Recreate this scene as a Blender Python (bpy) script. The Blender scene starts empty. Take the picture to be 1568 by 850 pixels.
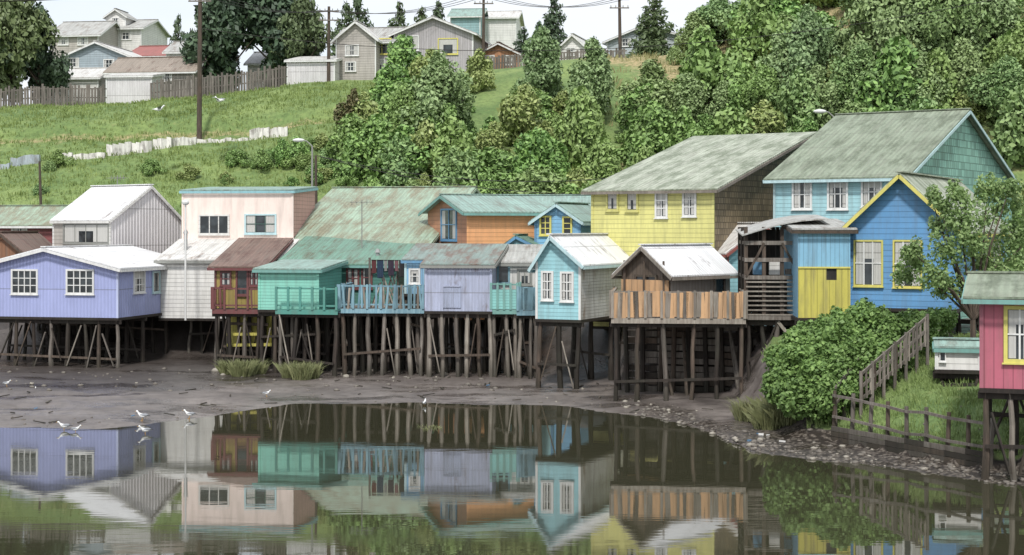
import bpy, math, random
import numpy as np
from mathutils import Vector, Matrix
random.seed(7); rng=np.random.default_rng(7)
sc=bpy.context.scene
# ---------------------------------------------------------------- survey constants
F=2400.; H=6.6; HR=350.; CX=784.      # focal length (survey units), eye height, horizon, axis
def bx(px,Y): return (px-CX)*Y/F
def rz(row,Y): return H-(row-HR)*Y/F
U=random.uniform
# ---------------------------------------------------------------- materials
def S(h,k=.85):
    c=[int(h[i:i+2],16)/255 for i in (0,2,4)]
    c=[(x/12.92 if x<.04045 else ((x+.055)/1.055)**2.4)*k*1.12 for x in c]; l=.3*c[0]+.55*c[1]+.15*c[2]
    return tuple(min(.86,x*.87+l*.13) for x in c)+(1,)
class G:
    def __init__(s,name):
        s.m=bpy.data.materials.new(name); s.m.use_nodes=True; s.t=s.m.node_tree; s.t.nodes.clear()
        s.out=s.n('ShaderNodeOutputMaterial'); s.b=s.n('ShaderNodeBsdfPrincipled'); s.l(s.b.outputs[0],s.out.inputs[0])
    def n(s,t,**k):
        a=s.t.nodes.new(t)
        for q,v in k.items(): setattr(a,q,v)
        return a
    def l(s,a,b): s.t.links.new(a,b)
    def si(s,i,v):
        if isinstance(v,bpy.types.NodeSocket): s.l(v,i)
        else: i.default_value=v
    def math(s,op,a,b=None):
        q=s.n('ShaderNodeMath',operation=op); s.si(q.inputs[0],a)
        if b is not None: s.si(q.inputs[1],b)
        return q.outputs[0]
    def mix(s,f,a,b,bt='MIX'):
        q=s.n('ShaderNodeMix',data_type='RGBA',blend_type=bt); s.si(q.inputs[0],f); s.si(q.inputs[6],a); s.si(q.inputs[7],b)
        return q.outputs[2]
    def noise(s,vec,scale,detail=3,rough=.6):
        q=s.n('ShaderNodeTexNoise'); s.l(vec,q.inputs['Vector']); q.inputs['Scale'].default_value=scale
        q.inputs['Detail'].default_value=detail; q.inputs['Roughness'].default_value=rough
        return q.outputs[0]
    def mr(s,v,lo,hi,a=0.,b=1.):
        q=s.n('ShaderNodeMapRange'); s.l(v,q.inputs[0]); q.inputs[1].default_value=lo; q.inputs[2].default_value=hi
        q.inputs[3].default_value=a; q.inputs[4].default_value=b
        return q.outputs[0]
    def mapv(s,vec,sc_):
        q=s.n('ShaderNodeMapping'); s.l(vec,q.inputs[0]); q.inputs['Scale'].default_value=sc_
        return q.outputs[0]
    def pos(s): return s.n('ShaderNodeNewGeometry').outputs['Position']
    def bump(s,h,st,dist=.05):
        q=s.n('ShaderNodeBump'); s.l(h,q.inputs['Height']); q.inputs['Strength'].default_value=st; q.inputs['Distance'].default_value=dist
        s.l(q.outputs[0],s.b.inputs['Normal'])

def siding(name,hexc,kind='plain',period=.2,dirt=.4,rust=0.,rustc='6b4c3a',rough=.6,bump=.6,k=.8,dirtc='6e665c',metal=0.):
    g=G(name); col=S(hexc,k)
    uv=g.n('ShaderNodeTexCoord').outputs['UV']; sp=g.n('ShaderNodeSeparateXYZ'); g.l(uv,sp.inputs[0]); u,v=sp.outputs[0],sp.outputs[1]
    p=g.pos()
    big=g.noise(p,.9,2); 
    st=g.noise(g.mapv(uv,(3.2,.35,1)),1.3,3,.65)
    fine=g.noise(p,9,2)
    c=g.mix(g.mr(big,.35,.7,0,.35),col,tuple(x*.75 for x in col[:3])+(1,))
    c=g.mix(g.mr(st,.44,.70,0,dirt),c,S(dirtc,.8))
    c=g.mix(g.mr(fine,.53,.75,0,.3*dirt+.05),c,tuple(x*.5 for x in col[:3])+(1,))
    h=None
    if kind=='corr':
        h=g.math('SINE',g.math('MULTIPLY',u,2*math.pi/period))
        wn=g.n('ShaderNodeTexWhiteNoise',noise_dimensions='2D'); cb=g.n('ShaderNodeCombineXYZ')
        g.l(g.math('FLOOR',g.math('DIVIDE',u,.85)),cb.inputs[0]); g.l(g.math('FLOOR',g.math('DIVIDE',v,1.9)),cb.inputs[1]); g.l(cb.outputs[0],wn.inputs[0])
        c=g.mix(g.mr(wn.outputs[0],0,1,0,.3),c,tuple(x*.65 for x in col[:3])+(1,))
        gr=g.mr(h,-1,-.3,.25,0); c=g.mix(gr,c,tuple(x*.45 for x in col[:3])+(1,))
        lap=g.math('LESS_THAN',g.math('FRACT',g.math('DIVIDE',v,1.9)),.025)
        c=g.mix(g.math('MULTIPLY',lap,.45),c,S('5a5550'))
    elif kind in('bh','bv'):
        q=g.math('DIVIDE',v if kind=='bh' else u,period); fr=g.math('FRACT',q)
        wn=g.n('ShaderNodeTexWhiteNoise',noise_dimensions='1D'); g.l(g.math('FLOOR',q),wn.inputs['W'])
        c=g.mix(g.mr(wn.outputs[0],0,1,0,.3),c,tuple(x*.65 for x in col[:3])+(1,))
        ln=g.math('LESS_THAN',fr,.12); c=g.mix(g.math('MULTIPLY',ln,.5),c,tuple(x*.3 for x in col[:3])+(1,))
        h=g.math('SUBTRACT',1.,fr) if kind=='bh' else g.math('SUBTRACT',1.,ln)
    elif kind=='shingle':
        br=g.n('ShaderNodeTexBrick'); g.l(uv,br.inputs[0]); br.inputs['Scale'].default_value=1.
        br.inputs['Brick Width'].default_value=period; br.inputs['Row Height'].default_value=period*1.1; br.inputs['Mortar Size'].default_value=.018
        br.inputs['Color1'].default_value=(1,1,1,1); br.inputs['Color2'].default_value=(.5,.5,.5,1); br.inputs['Mortar'].default_value=(.2,.2,.2,1)
        c=g.mix(.8,c,br.outputs[0],'MULTIPLY'); h=br.outputs[0]
    if rust>0:
        rn=g.noise(g.mapv(uv,(1.4,.5,1)),1.1,4,.7)
        f=g.mr(rn,.60-rust*.26,.74-rust*.2,0,.85)
        rc=g.mix(g.mr(fine,.3,.7),S(rustc,.85),S(rustc,.5))
        c=g.mix(f,c,rc)
    g.l(c,g.b.inputs['Base Color']); g.b.inputs['Roughness'].default_value=rough
    g.b.inputs['Metallic'].default_value=metal
    if h is not None: g.bump(h,bump,.025)
    return g.m
def wood(name,a,b,k=.8):
    g=G(name); p=g.pos(); n1=g.noise(g.mapv(p,(6,6,.7)),2,3,.7); n2=g.noise(p,.8,2)
    oi=g.n('ShaderNodeNewGeometry').outputs['Random Per Island']
    c=g.mix(g.mr(n1,.3,.7),S(a,k),S(b,k)); c=g.mix(g.math('MULTIPLY',oi,.6),c,S(b,k*.55)); c=g.mix(g.mr(n2,.45,.7,0,.4),c,S('4d5040',.5))
    sz=g.n('ShaderNodeSeparateXYZ'); g.l(p,sz.inputs[0]); c=g.mix(g.mr(sz.outputs[2],.25,.95,.6,0),c,S('3f3c2c',.45))   # tide-stained feet
    g.l(c,g.b.inputs['Base Color']); g.b.inputs['Roughness'].default_value=.85; return g.m
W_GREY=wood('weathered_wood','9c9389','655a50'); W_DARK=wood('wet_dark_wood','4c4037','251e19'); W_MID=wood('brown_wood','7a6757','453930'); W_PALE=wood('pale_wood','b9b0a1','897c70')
FENCE=wood('fence_wood','958c82','675f57')
DARK=siding('dark_interior','2a2624',k=.4); 
def plainm(name,hexc,rough=.5,k=.8): return siding(name,hexc,'plain',dirt=.3,rough=rough,k=k)
WHITE=plainm('white_paint','eeeeea'); 
def glass(name,c):
    g=G(name); p=g.pos(); n=g.noise(p,1.7,2); g.l(g.mix(g.mr(n,.4,.6),c,tuple(x*.4 for x in c[:3])+(1,)),g.b.inputs['Base Color']); g.b.inputs['Roughness'].default_value=.08; return g.m
GLASS=glass('window_glass',(.05,.06,.065,1)); CURT=siding('curtain_cloth','d2d0c9','corr',.12,dirt=.1,rough=.4,bump=.3)
# ---------------------------------------------------------------- mesh builder
class MB:
    def __init__(s): s.v=[];s.f=[];s.m=[];s.uv=[];s.mats=[]
    def mi(s,mat):
        if mat not in s.mats: s.mats.append(mat)
        return s.mats.index(mat)
    def face(s,pts,mat):
        pts=[Vector(p) for p in pts]; b=len(s.v); s.v+=pts; s.f.append(list(range(b,b+len(pts)))); s.m.append(s.mi(mat))
        n=Vector((0,0,0))
        for i in range(len(pts)):
            a,c=pts[i],pts[(i+1)%len(pts)]; n+=Vector(((a.y-c.y)*(a.z+c.z),(a.z-c.z)*(a.x+c.x),(a.x-c.x)*(a.y+c.y)))
        if n.length<1e-9: n=Vector((0,0,1))
        n.normalize(); h=Vector((0,0,1)).cross(n)
        if h.length<.05: h=Vector((1,0,0))
        h.normalize(); t=n.cross(h)
        s.uv.append([(p.dot(h),p.dot(t)) for p in pts])
    def prism(s,p,q,mat):
        n=len(p); s.face(p[::-1],mat); s.face(q,mat)
        for i in range(n): j=(i+1)%n; s.face([p[i],p[j],q[j],q[i]],mat)
    def box(s,o,a,b,c,mat):
        o,a,b,c=map(Vector,(o,a,b,c)); s.prism([o,o+a,o+a+b,o+b],[o+c,o+a+c,o+a+b+c,o+b+c],mat)
    def beam(s,p,q,w,t,mat,up=None):
        p,q=Vector(p),Vector(q); d=(q-p)
        if d.length<1e-6: return
        d.normalize(); up=Vector(up) if up else (Vector((0,0,1)) if abs(d.z)<.9 else Vector((0,1,0)))
        a=d.cross(up).normalized(); b=a.cross(d).normalized(); a=a*w/2; b=b*t/2
        s.prism([p-a-b,p+a-b,p+a+b,p-a+b],[q-a-b,q+a-b,q+a+b,q-a+b],mat)
    def post(s,p,q,r0,r1,mat,n=6,mid=0.):
        p,q=Vector(p),Vector(q); d=(q-p).normalized(); up=Vector((0,1,0)) if abs(d.z)>.8 else Vector((0,0,1))
        a=d.cross(up).normalized(); b=d.cross(a); rings=[]
        ts=[0,.33,.67,1] if mid else [0,1]
        for t in ts:
            off=Vector((U(-mid,mid),U(-mid,mid),0)) if 0<t<1 else Vector((0,0,0)); r=r0+(r1-r0)*t
            rings.append([p.lerp(q,t)+off+(a*math.cos(k*2*math.pi/n)+b*math.sin(k*2*math.pi/n))*r for k in range(n)])
        b0=len(s.v); m=s.mi(mat)
        for r in rings: s.v+=r
        for i in range(len(rings)-1):
            for k in range(n):
                j=(k+1)%n; s.f.append([b0+i*n+k,b0+i*n+j,b0+(i+1)*n+j,b0+(i+1)*n+k]); s.m.append(m); s.uv.append([(0,0)]*4)
        s.f.append([b0+(len(rings)-1)*n+k for k in range(n)]); s.m.append(m); s.uv.append([(0,0)]*n)
    def ell(s,c,ax,ay,az,mat,nu=8,nv=6):
        c,ax,ay,az=map(Vector,(c,ax,ay,az)); b0=len(s.v); m=s.mi(mat)
        for i in range(nv+1):
            th=math.pi*i/nv
            for k in range(nu):
                ph=2*math.pi*k/nu; s.v.append(c+az*math.cos(th)+(ax*math.cos(ph)+ay*math.sin(ph))*math.sin(th))
        for i in range(nv):
            for k in range(nu):
                j=(k+1)%nu; s.f.append([b0+i*nu+k,b0+(i+1)*nu+k,b0+(i+1)*nu+j,b0+i*nu+j]); s.m.append(m); s.uv.append([(0,0)]*4)
    def make(s,name,parent=None,smooth=False):
        off=parent.location if parent else Vector((0,0,0))
        me=bpy.data.meshes.new(name); me.from_pydata([tuple(Vector(v)-off) for v in s.v],[],s.f)
        for m in s.mats: me.materials.append(m)
        me.polygons.foreach_set('material_index',s.m)
        ul=me.uv_layers.new(name='UVMap'); fl=[c for f in s.uv for q in f for c in q]; ul.data.foreach_set('uv',fl)
        if smooth: me.polygons.foreach_set('use_smooth',[True]*len(s.f))
        me.update(); o=bpy.data.objects.new(name,me); sc.collection.objects.link(o)
        if parent: o.parent=parent
        return o
def group(name,loc):
    e=bpy.data.objects.new(name,None); e.location=loc; e.empty_display_size=.5; sc.collection.objects.link(e); return e
# ---------------------------------------------------------------- terrain
SXs=[-200,-30,-17,-13.6,-12.2,-10.3,-9.2,-8.2,-3.6,1.85,4.9,6.3,6.9,9.1,10.9,12.6,20,200]
SYs=[ 50,  51,51.9,51.6,52.8,55.6,57.6,58.9,59.3,58.2,54.6,50.8,46.6,44.2,42.6,40.6,38,34]
def smooth(t): t=np.clip(t,0,1); return t*t*(3-2*t)
def vn(x,y,s=1.):
    x=x*s;y=y*s
    return (np.sin(x*1.3+y*.7)+np.sin(x*2.9-y*1.7+1.3)*.5+np.sin(-x*1.1+y*3.3+2.1)*.4+np.sin(x*5.3+y*4.1+.5)*.25)/2.15
def shore(x): return np.interp(x,SXs,SYs)+.35*vn(x,x*0,1.1)
def hgt(x,y):
    x=np.asarray(x,float); y=np.asarray(y,float)
    t=y-shore(x)
    z=np.where(t>0,.012*t+.05*(1-np.exp(-np.maximum(t,0)))*1.0,np.maximum(.12*t,-2.2))
    z=z+np.where(t>0,.035*vn(x,y,1.4)*np.clip(t,0,1)+.02*vn(x,y,4.)*np.clip(t,0,1),0)
    ch=np.exp(-((y-(62.5+.18*(x+14)+.5*np.sin(x*.8)))/.55)**2)*smooth((-7-x)/3)+.8*np.exp(-((y-(57+.3*(x+18)+.4*np.sin(x*1.3)))/.5)**2)*smooth((-9-x)/2); z=z-.17*ch*(t>0)
    Yf=np.interp(x,[9.9,12.9,20,60],[48,42.5,39,36])
    d=y-Yf; bank=np.minimum(.42+.2*d,2.6)
    z=z+(bank-z)*smooth((x-8.3)/1.6)*smooth(d/.35)
    Yb=np.interp(x,[-60,-10,0,3,4.6,5,11,14],[75.5,75.5,71,68,67,62.3,61.5,58])
    wd=np.interp(x,[0,3,4.6,5,11,14],[4,4,4,.5,.5,4]); s=smooth((y-Yb)/wd)
    z=z+(2.55-z)*s
    cr=np.interp(x,[-80,-40,-18,-5,5,14,21,37,60,120],[15,16.2,17.8,19.1,19.9,20.6,23.4,27,30,33])
    q=np.clip((y-84)/41,0,1); f=1-(1-q)**1.25
    hill=2.55+(cr-2.55)*f+np.clip(y-125,0,400)*.012
    hill=hill+np.where(q>0,(.35*vn(x,y,.22)+.12*vn(x,y,.9))*np.minimum(q*4,1),0)
    terr=.7*smooth((y-111.5-.05*x)/1.2)*smooth((-8-x)/6)*(y>84)
    hill=hill+terr-.7*smooth((y-111.5)/13)*smooth((-8-x)/6)*(y>84)
    z=np.where(y>84,hill,z)
    return z
def hz(x,y): return float(hgt(x,y))
def on_terrain(px,row,Y0=86,Y1=400):
    Y=Y0
    while Y<Y1:
        X=bx(px,Y)
        if hz(X,Y)>=rz(row,Y): return Vector((X,Y,hz(X,Y)))
        Y+=.25
    return Vector((bx(px,128),128,hz(bx(px,128),128)))
xs=np.concatenate([[-600,-300,-150,-90,-70],np.arange(-55,55.1,.45),[70,90,150,300,600]])
ys=np.concatenate([[-200,-50,0,20,30],np.arange(36,132,.42),[136,142,150,165,190,250,400,700,1200,2500]])
XX,YY=np.meshgrid(xs,ys); ZZ=hgt(XX,YY); nx,ny=len(xs),len(ys)
me=bpy.data.meshes.new('terrain'); idx=np.arange(nx*ny).reshape(ny,nx)
fc=np.stack([idx[:-1,:-1],idx[:-1,1:],idx[1:,1:],idx[1:,:-1]],-1).reshape(-1,4)
me.from_pydata(np.stack([XX,YY,ZZ],-1).reshape(-1,3).tolist(),[],fc.tolist())
me.polygons.foreach_set('use_smooth',[True]*len(fc))
Yf=np.interp(XX,[9.9,12.9,20,60],[48,42.5,39,36])
grass=np.maximum(smooth((YY-85)/2),smooth((XX-8.8)/1.2)*smooth((YY-Yf-.1)/.5)*smooth((60-YY)/2))
def blob(cx,cy,rx,ry): return np.exp(-(((XX-cx)/rx)**2+((YY-cy)/ry)**2))
path=np.exp(-((YY-111.2-.05*XX)/.9)**2)*smooth((-10-XX)/4)
dry=np.clip(blob(14,118,5,9)+blob(25,118,3,9)+.7*blob(10,124,6,3)+.8*blob(40,120,4,6)+.35*blob(-18,97,4,1.5)+.3*blob(-25,108,5,1)+.4*smooth((XX-12)/8)*(YY>95)+.55*path,0,1)*(YY>84)
peb=smooth((XX-3.5)/2.5)*smooth((YY-shore(XX)+.5)/.6)*smooth((shore(XX)+7-YY)/3)
dark=smooth((YY-shore(XX)-9)/3)*(YY<84)*smooth((9-XX)/2)  # shade beneath the stilt houses, painted in as darker ground
ca=me.color_attributes.new('cov','FLOAT_COLOR','POINT')
ca.data.foreach_set('color',np.stack([grass,dry,peb,np.ones_like(XX)],-1).reshape(-1).astype(np.float32))
da=me.attributes.new('house_shade','FLOAT','POINT'); da.data.foreach_set('value',dark.reshape(-1).astype(np.float32))
ter=bpy.data.objects.new('terrain',me); sc.collection.objects.link(ter)
g=G('ground_mud_and_grass'); p=g.pos(); at=g.n('ShaderNodeAttribute',attribute_name='cov'); sp=g.n('ShaderNodeSeparateColor'); g.l(at.outputs['Color'],sp.inputs[0]); dm=g.n('ShaderNodeAttribute',attribute_name='house_shade').outputs['Fac']
n1=g.noise(p,.35,4,.65); n2=g.noise(p,2.2,4,.7); n3=g.noise(p,14,2,.6); n4=g.noise(g.mapv(p,(.35,.9,1)),.6,4,.6)
mud=g.mix(g.mr(n1,.35,.65),S('6c625d',.7),S('8a8079',.74)); mud=g.mix(g.mr(n2,.45,.7,0,.6),mud,S('534a44',.6)); mud=g.mix(g.mr(n3,.62,.7,0,.4),mud,S('999088',.6)); mud=g.mix(g.mr(n4,.52,.6,0,.5),mud,S('4d4540',.6))
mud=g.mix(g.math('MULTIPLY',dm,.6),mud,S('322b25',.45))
vo=g.n('ShaderNodeTexVoronoi'); g.l(p,vo.inputs['Vector']); vo.inputs['Scale'].default_value=6.5
peb_c=g.mix(g.mr(n3,.35,.65),S('8a8074',.72),S('5a5047',.62)); peb_c=g.mix(g.mr(vo.outputs['Distance'],.3,.6),peb_c,S('3f3731',.55))
c=g.mix(sp.outputs[2],mud,peb_c)
gn=g.noise(p,.28,4,.6); gn2=g.noise(g.mapv(p,(1,1,.4)),3.5,4,.75)
gr=g.mix(g.mr(gn,.35,.65),S('93aa58',.68),S('72924a',.62)); gr=g.mix(g.mr(gn2,.42,.68,0,.6),gr,S('546c36',.52)); gr=g.mix(g.mr(n2,.58,.72,0,.4),gr,S('b2ad6a',.62))
dr=g.mix(g.mr(gn2,.4,.6),S('bfa878',.75),S('8f9052',.6)); gf=g.math('ADD',g.math('MULTIPLY',n2,.7),-.35)
gr=g.mix(g.mr(g.math('ADD',sp.outputs[1],gf),.35,.6),gr,dr)
c=g.mix(g.mr(g.math('ADD',sp.outputs[0],g.math('MULTIPLY',gf,.8)),.4,.6),c,gr)
g.l(c,g.b.inputs['Base Color']); ro=g.mr(n4,.48,.6,.5,.1); g.l(g.math('MAXIMUM',ro,g.mr(sp.outputs[0],0,.4,.0,.95)),g.b.inputs['Roughness']); g.bump(g.math('ADD',n2,g.math('MULTIPLY',n3,.5)),.5,.08)
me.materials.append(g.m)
# ---------------------------------------------------------------- water
g=G('estuary_water'); p=g.pos()
a=g.noise(g.mapv(p,(.35,1.3,1)),1.2,2,.5); b=g.noise(g.mapv(p,(.8,4,1)),1.6,1,.5); pn=g.noise(g.mapv(p,(.3,.8,1)),.35,2)
g.b.inputs['Base Color'].default_value=(.045,.044,.026,1); g.l(g.mr(pn,.4,.65,.012,.045),g.b.inputs['Roughness']); g.b.inputs['IOR'].default_value=1.8
g.bump(g.math('MULTIPLY',g.math('ADD',a,g.math('MULTIPLY',b,.35)),g.mr(pn,.35,.65,.35,1.1)),.06,.03)
mb=MB(); mb.face([(-600,-200,0),(600,-200,0),(600,73,0),(-600,73,0)],g.m); mb.make('water')
# ---------------------------------------------------------------- house kit
class Fr: pass
def solve(C,d,px):
    k=(px-CX)/F; return (k*C.y-C.x)/(d.x-k*d.y)
def frame(pl,pr,Y,rot,anchor='R',D=None,dpx=None):
    f=Fr(); r=math.radians(rot); f.u=Vector((math.cos(r),math.sin(r),0)); f.v=Vector((-math.sin(r),math.cos(r),0)); f.Y=Y
    if anchor=='R':
        C=Vector((bx(pr,Y),Y,0)); f.w=solve(C,-f.u,pl); f.o=C-f.u*f.w
    else:
        C=Vector((bx(pl,Y),Y,0)); f.w=solve(C,f.u,pr); f.o=C
    if D is None: D=solve(C,f.v,dpx)
    f.d=D; return f
def P(f,a,b,z): q=f.o+f.u*a+f.v*b; return Vector((q.x,q.y,z))
def slab(mb,a,b,c,d,th,mat,edge=None):
    t=Vector((0,0,th)); a,b,c,d=map(Vector,(a,b,c,d)); lo=[a,b,c,d]; hi=[q+t for q in lo]; e=edge or mat
    mb.face(hi,mat); mb.face(lo[::-1],e)
    for i in range(4): j=(i+1)%4; mb.face([lo[i],lo[j],hi[j],hi[i]],e)
def window(mb,f,face,p0,p1,r0,r1,cols=2,rows=2,fm=None,curt=.5,fw=.085,mm=None):
    fm=fm or WHITE; mm=mm or fm
    if face=='F': s,d,n=P(f,0,0,0),f.u,-f.v
    elif face=='R': s,d,n=P(f,f.w,0,0),f.v,f.u
    else: s,d,n=P(f,0,0,0),f.v,-f.u
    a0,a1=sorted((solve(s,d,p0),solve(s,d,p1))); Ym=(s+d*(a0+a1)/2).y; z1,z0=rz(r0,Ym),rz(r1,Ym)
    def Q(a,z,o): q=s+d*a+n*o; return Vector((q.x,q.y,z))
    def bar(x0,x1,y0,y1,o0,o1,m): mb.box(Q(x0,y0,o0),d*(x1-x0),n*(o1-o0),(0,0,y1-y0),m)
    bar(a0,a1,z0,z1,-.01,.012,GLASS)
    w=a1-a0;h=z1-z0
    if curt>0:
        cw=w*U(.2,.42)
        bar(a0+.02,a0+cw,z0+.02,z1-.02,.013,.018,CURT); bar(a1-cw,a1-.02,z0+.02,z1-.02,.013,.018,CURT)
        if random.random()<curt: bar(a0+.02,a1-.02,z1-h*U(.2,.45),z1-.02,.0185,.021,CURT)
    bar(a0-fw,a0,z0-fw,z1+fw,0,.06,fm); bar(a1,a1+fw,z0-fw,z1+fw,0,.06,fm)
    bar(a0,a1,z1,z1+fw,0,.058,fm); bar(a0,a1,z0-fw,z0,0,.058,fm); bar(a0-fw*1.4,a1+fw*1.4,z0-fw-.04,z0-fw,0,.1,fm)
    for i in range(1,cols): x=a0+w*i/cols; bar(x-.024,x+.024,z0,z1,.022,.045,mm)
    for i in range(1,rows): y=z0+h*i/rows; bar(a0,a1,y-.02,y+.02,.022,.043,mm)
def stilts(mb,f,z,nx=None,ny=3,brace=.6,rr=.1,mats=None,a0=.1,b0=.15,lean=.14):
    nx=nx or max(2,int(f.w/1.05)+1); mats=mats or [W_GREY,W_MID,W_DARK,W_DARK]
    for j in range(ny):
        bb=b0+(f.d-2*b0)*j/max(1,ny-1); tops=[];bots=[]
        for i in range(nx):
            aa=a0+(f.w-2*a0)*i/(nx-1)+(U(-.15,.15) if 0<i<nx-1 else 0)
            t=P(f,aa,bb,z-.02); q=P(f,aa+U(-lean,lean),bb+U(-lean,lean),0); q.z=hz(q.x,q.y)-.25
            if q.z>z-.3: continue
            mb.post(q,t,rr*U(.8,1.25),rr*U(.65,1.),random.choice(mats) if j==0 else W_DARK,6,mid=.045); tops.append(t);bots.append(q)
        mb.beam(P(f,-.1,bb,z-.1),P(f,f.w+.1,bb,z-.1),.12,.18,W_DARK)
        for i in range(len(tops)-1):
            if random.random()<(brace if j==0 else brace*.5):
                A,B=(bots[i],tops[i+1]) if random.random()<.5 else (bots[i+1],tops[i])
                o=-f.v*.14; k=U(.05,.45); A=A.lerp(B,k*.5)
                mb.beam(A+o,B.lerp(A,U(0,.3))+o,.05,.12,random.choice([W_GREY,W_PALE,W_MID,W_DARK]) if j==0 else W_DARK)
        if len(tops)>1:
            for h in [U(.3,.7)]: mb.beam(bots[0].lerp(tops[0],h)-f.v*.16,bots[-1].lerp(tops[-1],h+U(-.1,.1))-f.v*.16,.05,.1,random.choice([W_DARK,W_MID]))
def house(name,f,rf,re,wall,roofm,roof='gv',rise=1.,oh=.3,rp=.5,wins=(),wr=None,wl=None,trim=None,fascia=None,z0=None,st=None,corner=True,ohb=None,under=None,chim=None,ant=None,th=.06):
    Y=f.Y; z0=rz(rf,Y) if z0 is None else z0; z1=rz(re,Y); w,d=f.w,f.d; f.z0,f.z1=z0,z1
    wr=wr or wall; wl=wl or wall; trim=trim or WHITE; fascia=fascia or trim; ohb=oh if ohb is None else ohb
    par=group(name,P(f,w/2,d/2,z0)); mb=MB(); X=lambda a,b,z:P(f,a,b,z)
    zR=z1+rise
    if roof=='gv':
        mb.face([X(0,0,z0),X(w,0,z0),X(w,0,z1),X(rp*w,0,zR),X(0,0,z1)],wall); mb.face([X(w,d,z0),X(0,d,z0),X(0,d,z1),X(rp*w,d,zR),X(w,d,z1)],wall)
        mb.face([X(w,0,z0),X(w,d,z0),X(w,d,z1),X(w,0,z1)],wr); mb.face([X(0,d,z0),X(0,0,z0),X(0,0,z1),X(0,d,z1)],wl)
    elif roof=='gu':
        mb.face([X(0,0,z0),X(w,0,z0),X(w,0,z1),X(0,0,z1)],wall); mb.face([X(w,d,z0),X(0,d,z0),X(0,d,z1),X(w,d,z1)],wall)
        mb.face([X(w,0,z0),X(w,d,z0),X(w,d,z1),X(w,rp*d,zR),X(w,0,z1)],wr); mb.face([X(0,d,z0),X(0,0,z0),X(0,0,z1),X(0,rp*d,zR),X(0,d,z1)],wl)
    else:
        zf,zb=(z1,zR) if roof=='su' else (zR,z1)
        mb.face([X(0,0,z0),X(w,0,z0),X(w,0,zf),X(0,0,zf)],wall); mb.face([X(w,d,z0),X(0,d,z0),X(0,d,zb),X(w,d,zb)],wall)
        mb.face([X(w,0,z0),X(w,d,z0),X(w,d,zb),X(w,0,zf)],wr); mb.face([X(0,d,z0),X(0,0,z0),X(0,0,zf),X(0,d,zb)],wl)
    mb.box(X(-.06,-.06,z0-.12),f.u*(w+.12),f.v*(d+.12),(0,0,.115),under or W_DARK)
    if corner:
        zz=[z1,z1] if roof in('gv','gu','su') else [zR,zR]
        for a in (0,w): mb.box(X(a-.05,-.035,z0),f.u*.1,f.v*.033,(0,0,zz[0]-z0-.03),trim)
        mb.box(X(w+.002,-.03,z0),f.u*.033,f.v*.1,(0,0,zz[0]-z0-.05),trim)
    mb.make('walls',par)
    rb=MB(); e=.015
    def rake(p,q): rb.beam(p+Vector((0,0,-.06)),q+Vector((0,0,-.06)),.04,.12,fascia)
    if roof=='gv':
        s1=rise/(rp*w); s2=rise/((1-rp)*w); zl=z1-oh*s1; zr=z1-oh*s2
        slab(rb,X(-oh,-oh,zl+e),X(rp*w,-oh,zR+e),X(rp*w,d+ohb,zR+e),X(-oh,d+ohb,zl+e),th,roofm)
        slab(rb,X(rp*w,-oh,zR+e),X(w+oh,-oh,zr+e),X(w+oh,d+ohb,zr+e),X(rp*w,d+ohb,zR+e),th,roofm)
        rb.beam(X(rp*w,-oh-.03,zR+e+th+.02),X(rp*w,d+ohb+.03,zR+e+th+.02),.28,.05,roofm)
        rake(X(-oh,-oh-.03,zl),X(rp*w,-oh-.03,zR)); rake(X(rp*w,-oh-.03,zR),X(w+oh,-oh-.03,zr))
        rake(X(w+oh+.02,-oh,zr),X(w+oh+.02,d+ohb,zr)); rake(X(-oh-.02,-oh,zl),X(-oh-.02,d+ohb,zl))
    elif roof=='gu':
        s1=rise/(rp*d); s2=rise/((1-rp)*d); zf=z1-oh*s1; zb=z1-oh*s2
        slab(rb,X(-oh,-oh,zf+e),X(w+oh,-oh,zf+e),X(w+oh,rp*d,zR+e),X(-oh,rp*d,zR+e),th,roofm)
        slab(rb,X(-oh,rp*d,zR+e),X(w+oh,rp*d,zR+e),X(w+oh,d+ohb,zb+e),X(-oh,d+ohb,zb+e),th,roofm)
        rb.beam(X(-oh-.03,rp*d,zR+e+th+.02),X(w+oh+.03,rp*d,zR+e+th+.02),.28,.05,roofm)
        for a in(-oh-.02,w+oh+.02): rake(X(a,-oh,zf),X(a,rp*d,zR)); rake(X(a,rp*d,zR),X(a,d+ohb,zb))
        rake(X(-oh,-oh-.03,zf),X(w+oh,-oh-.03,zf))
    else:
        sg=1 if roof=='su' else -1; s1=sg*rise/d; zf0=(z1 if sg>0 else zR); zf=zf0-oh*s1; zb=zf0+(d+ohb)*s1
        slab(rb,X(-oh,-oh,zf+e),X(w+oh,-oh,zf+e),X(w+oh,d+ohb,zb+e),X(-oh,d+ohb,zb+e),th,roofm)
        for a in(-oh-.02,w+oh+.02): rake(X(a,-oh,zf),X(a,d+ohb,zb))
        rake(X(-oh,-oh-.03,zf),X(w+oh,-oh-.03,zf))
    rb.make('roof',par)
    if wins:
        wb=MB()
        for q in wins: window(wb,f,*q[:5],**(q[5] if len(q)>5 else {}))
        wb.make('windows',par)
    if st:
        sb=MB(); stilts(sb,f,z0-.1,**st); sb.make('stilts',par)
    if chim:
        cb=MB(); a,b,h=chim; zt=zR+h; cb.post(X(a,b,z1),X(a,b,zt),.09,.09,METAL,8); cb.post(X(a,b,zt),X(a,b,zt+.18),.15,.06,METAL,8); cb.make('stove_pipe',par)
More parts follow.
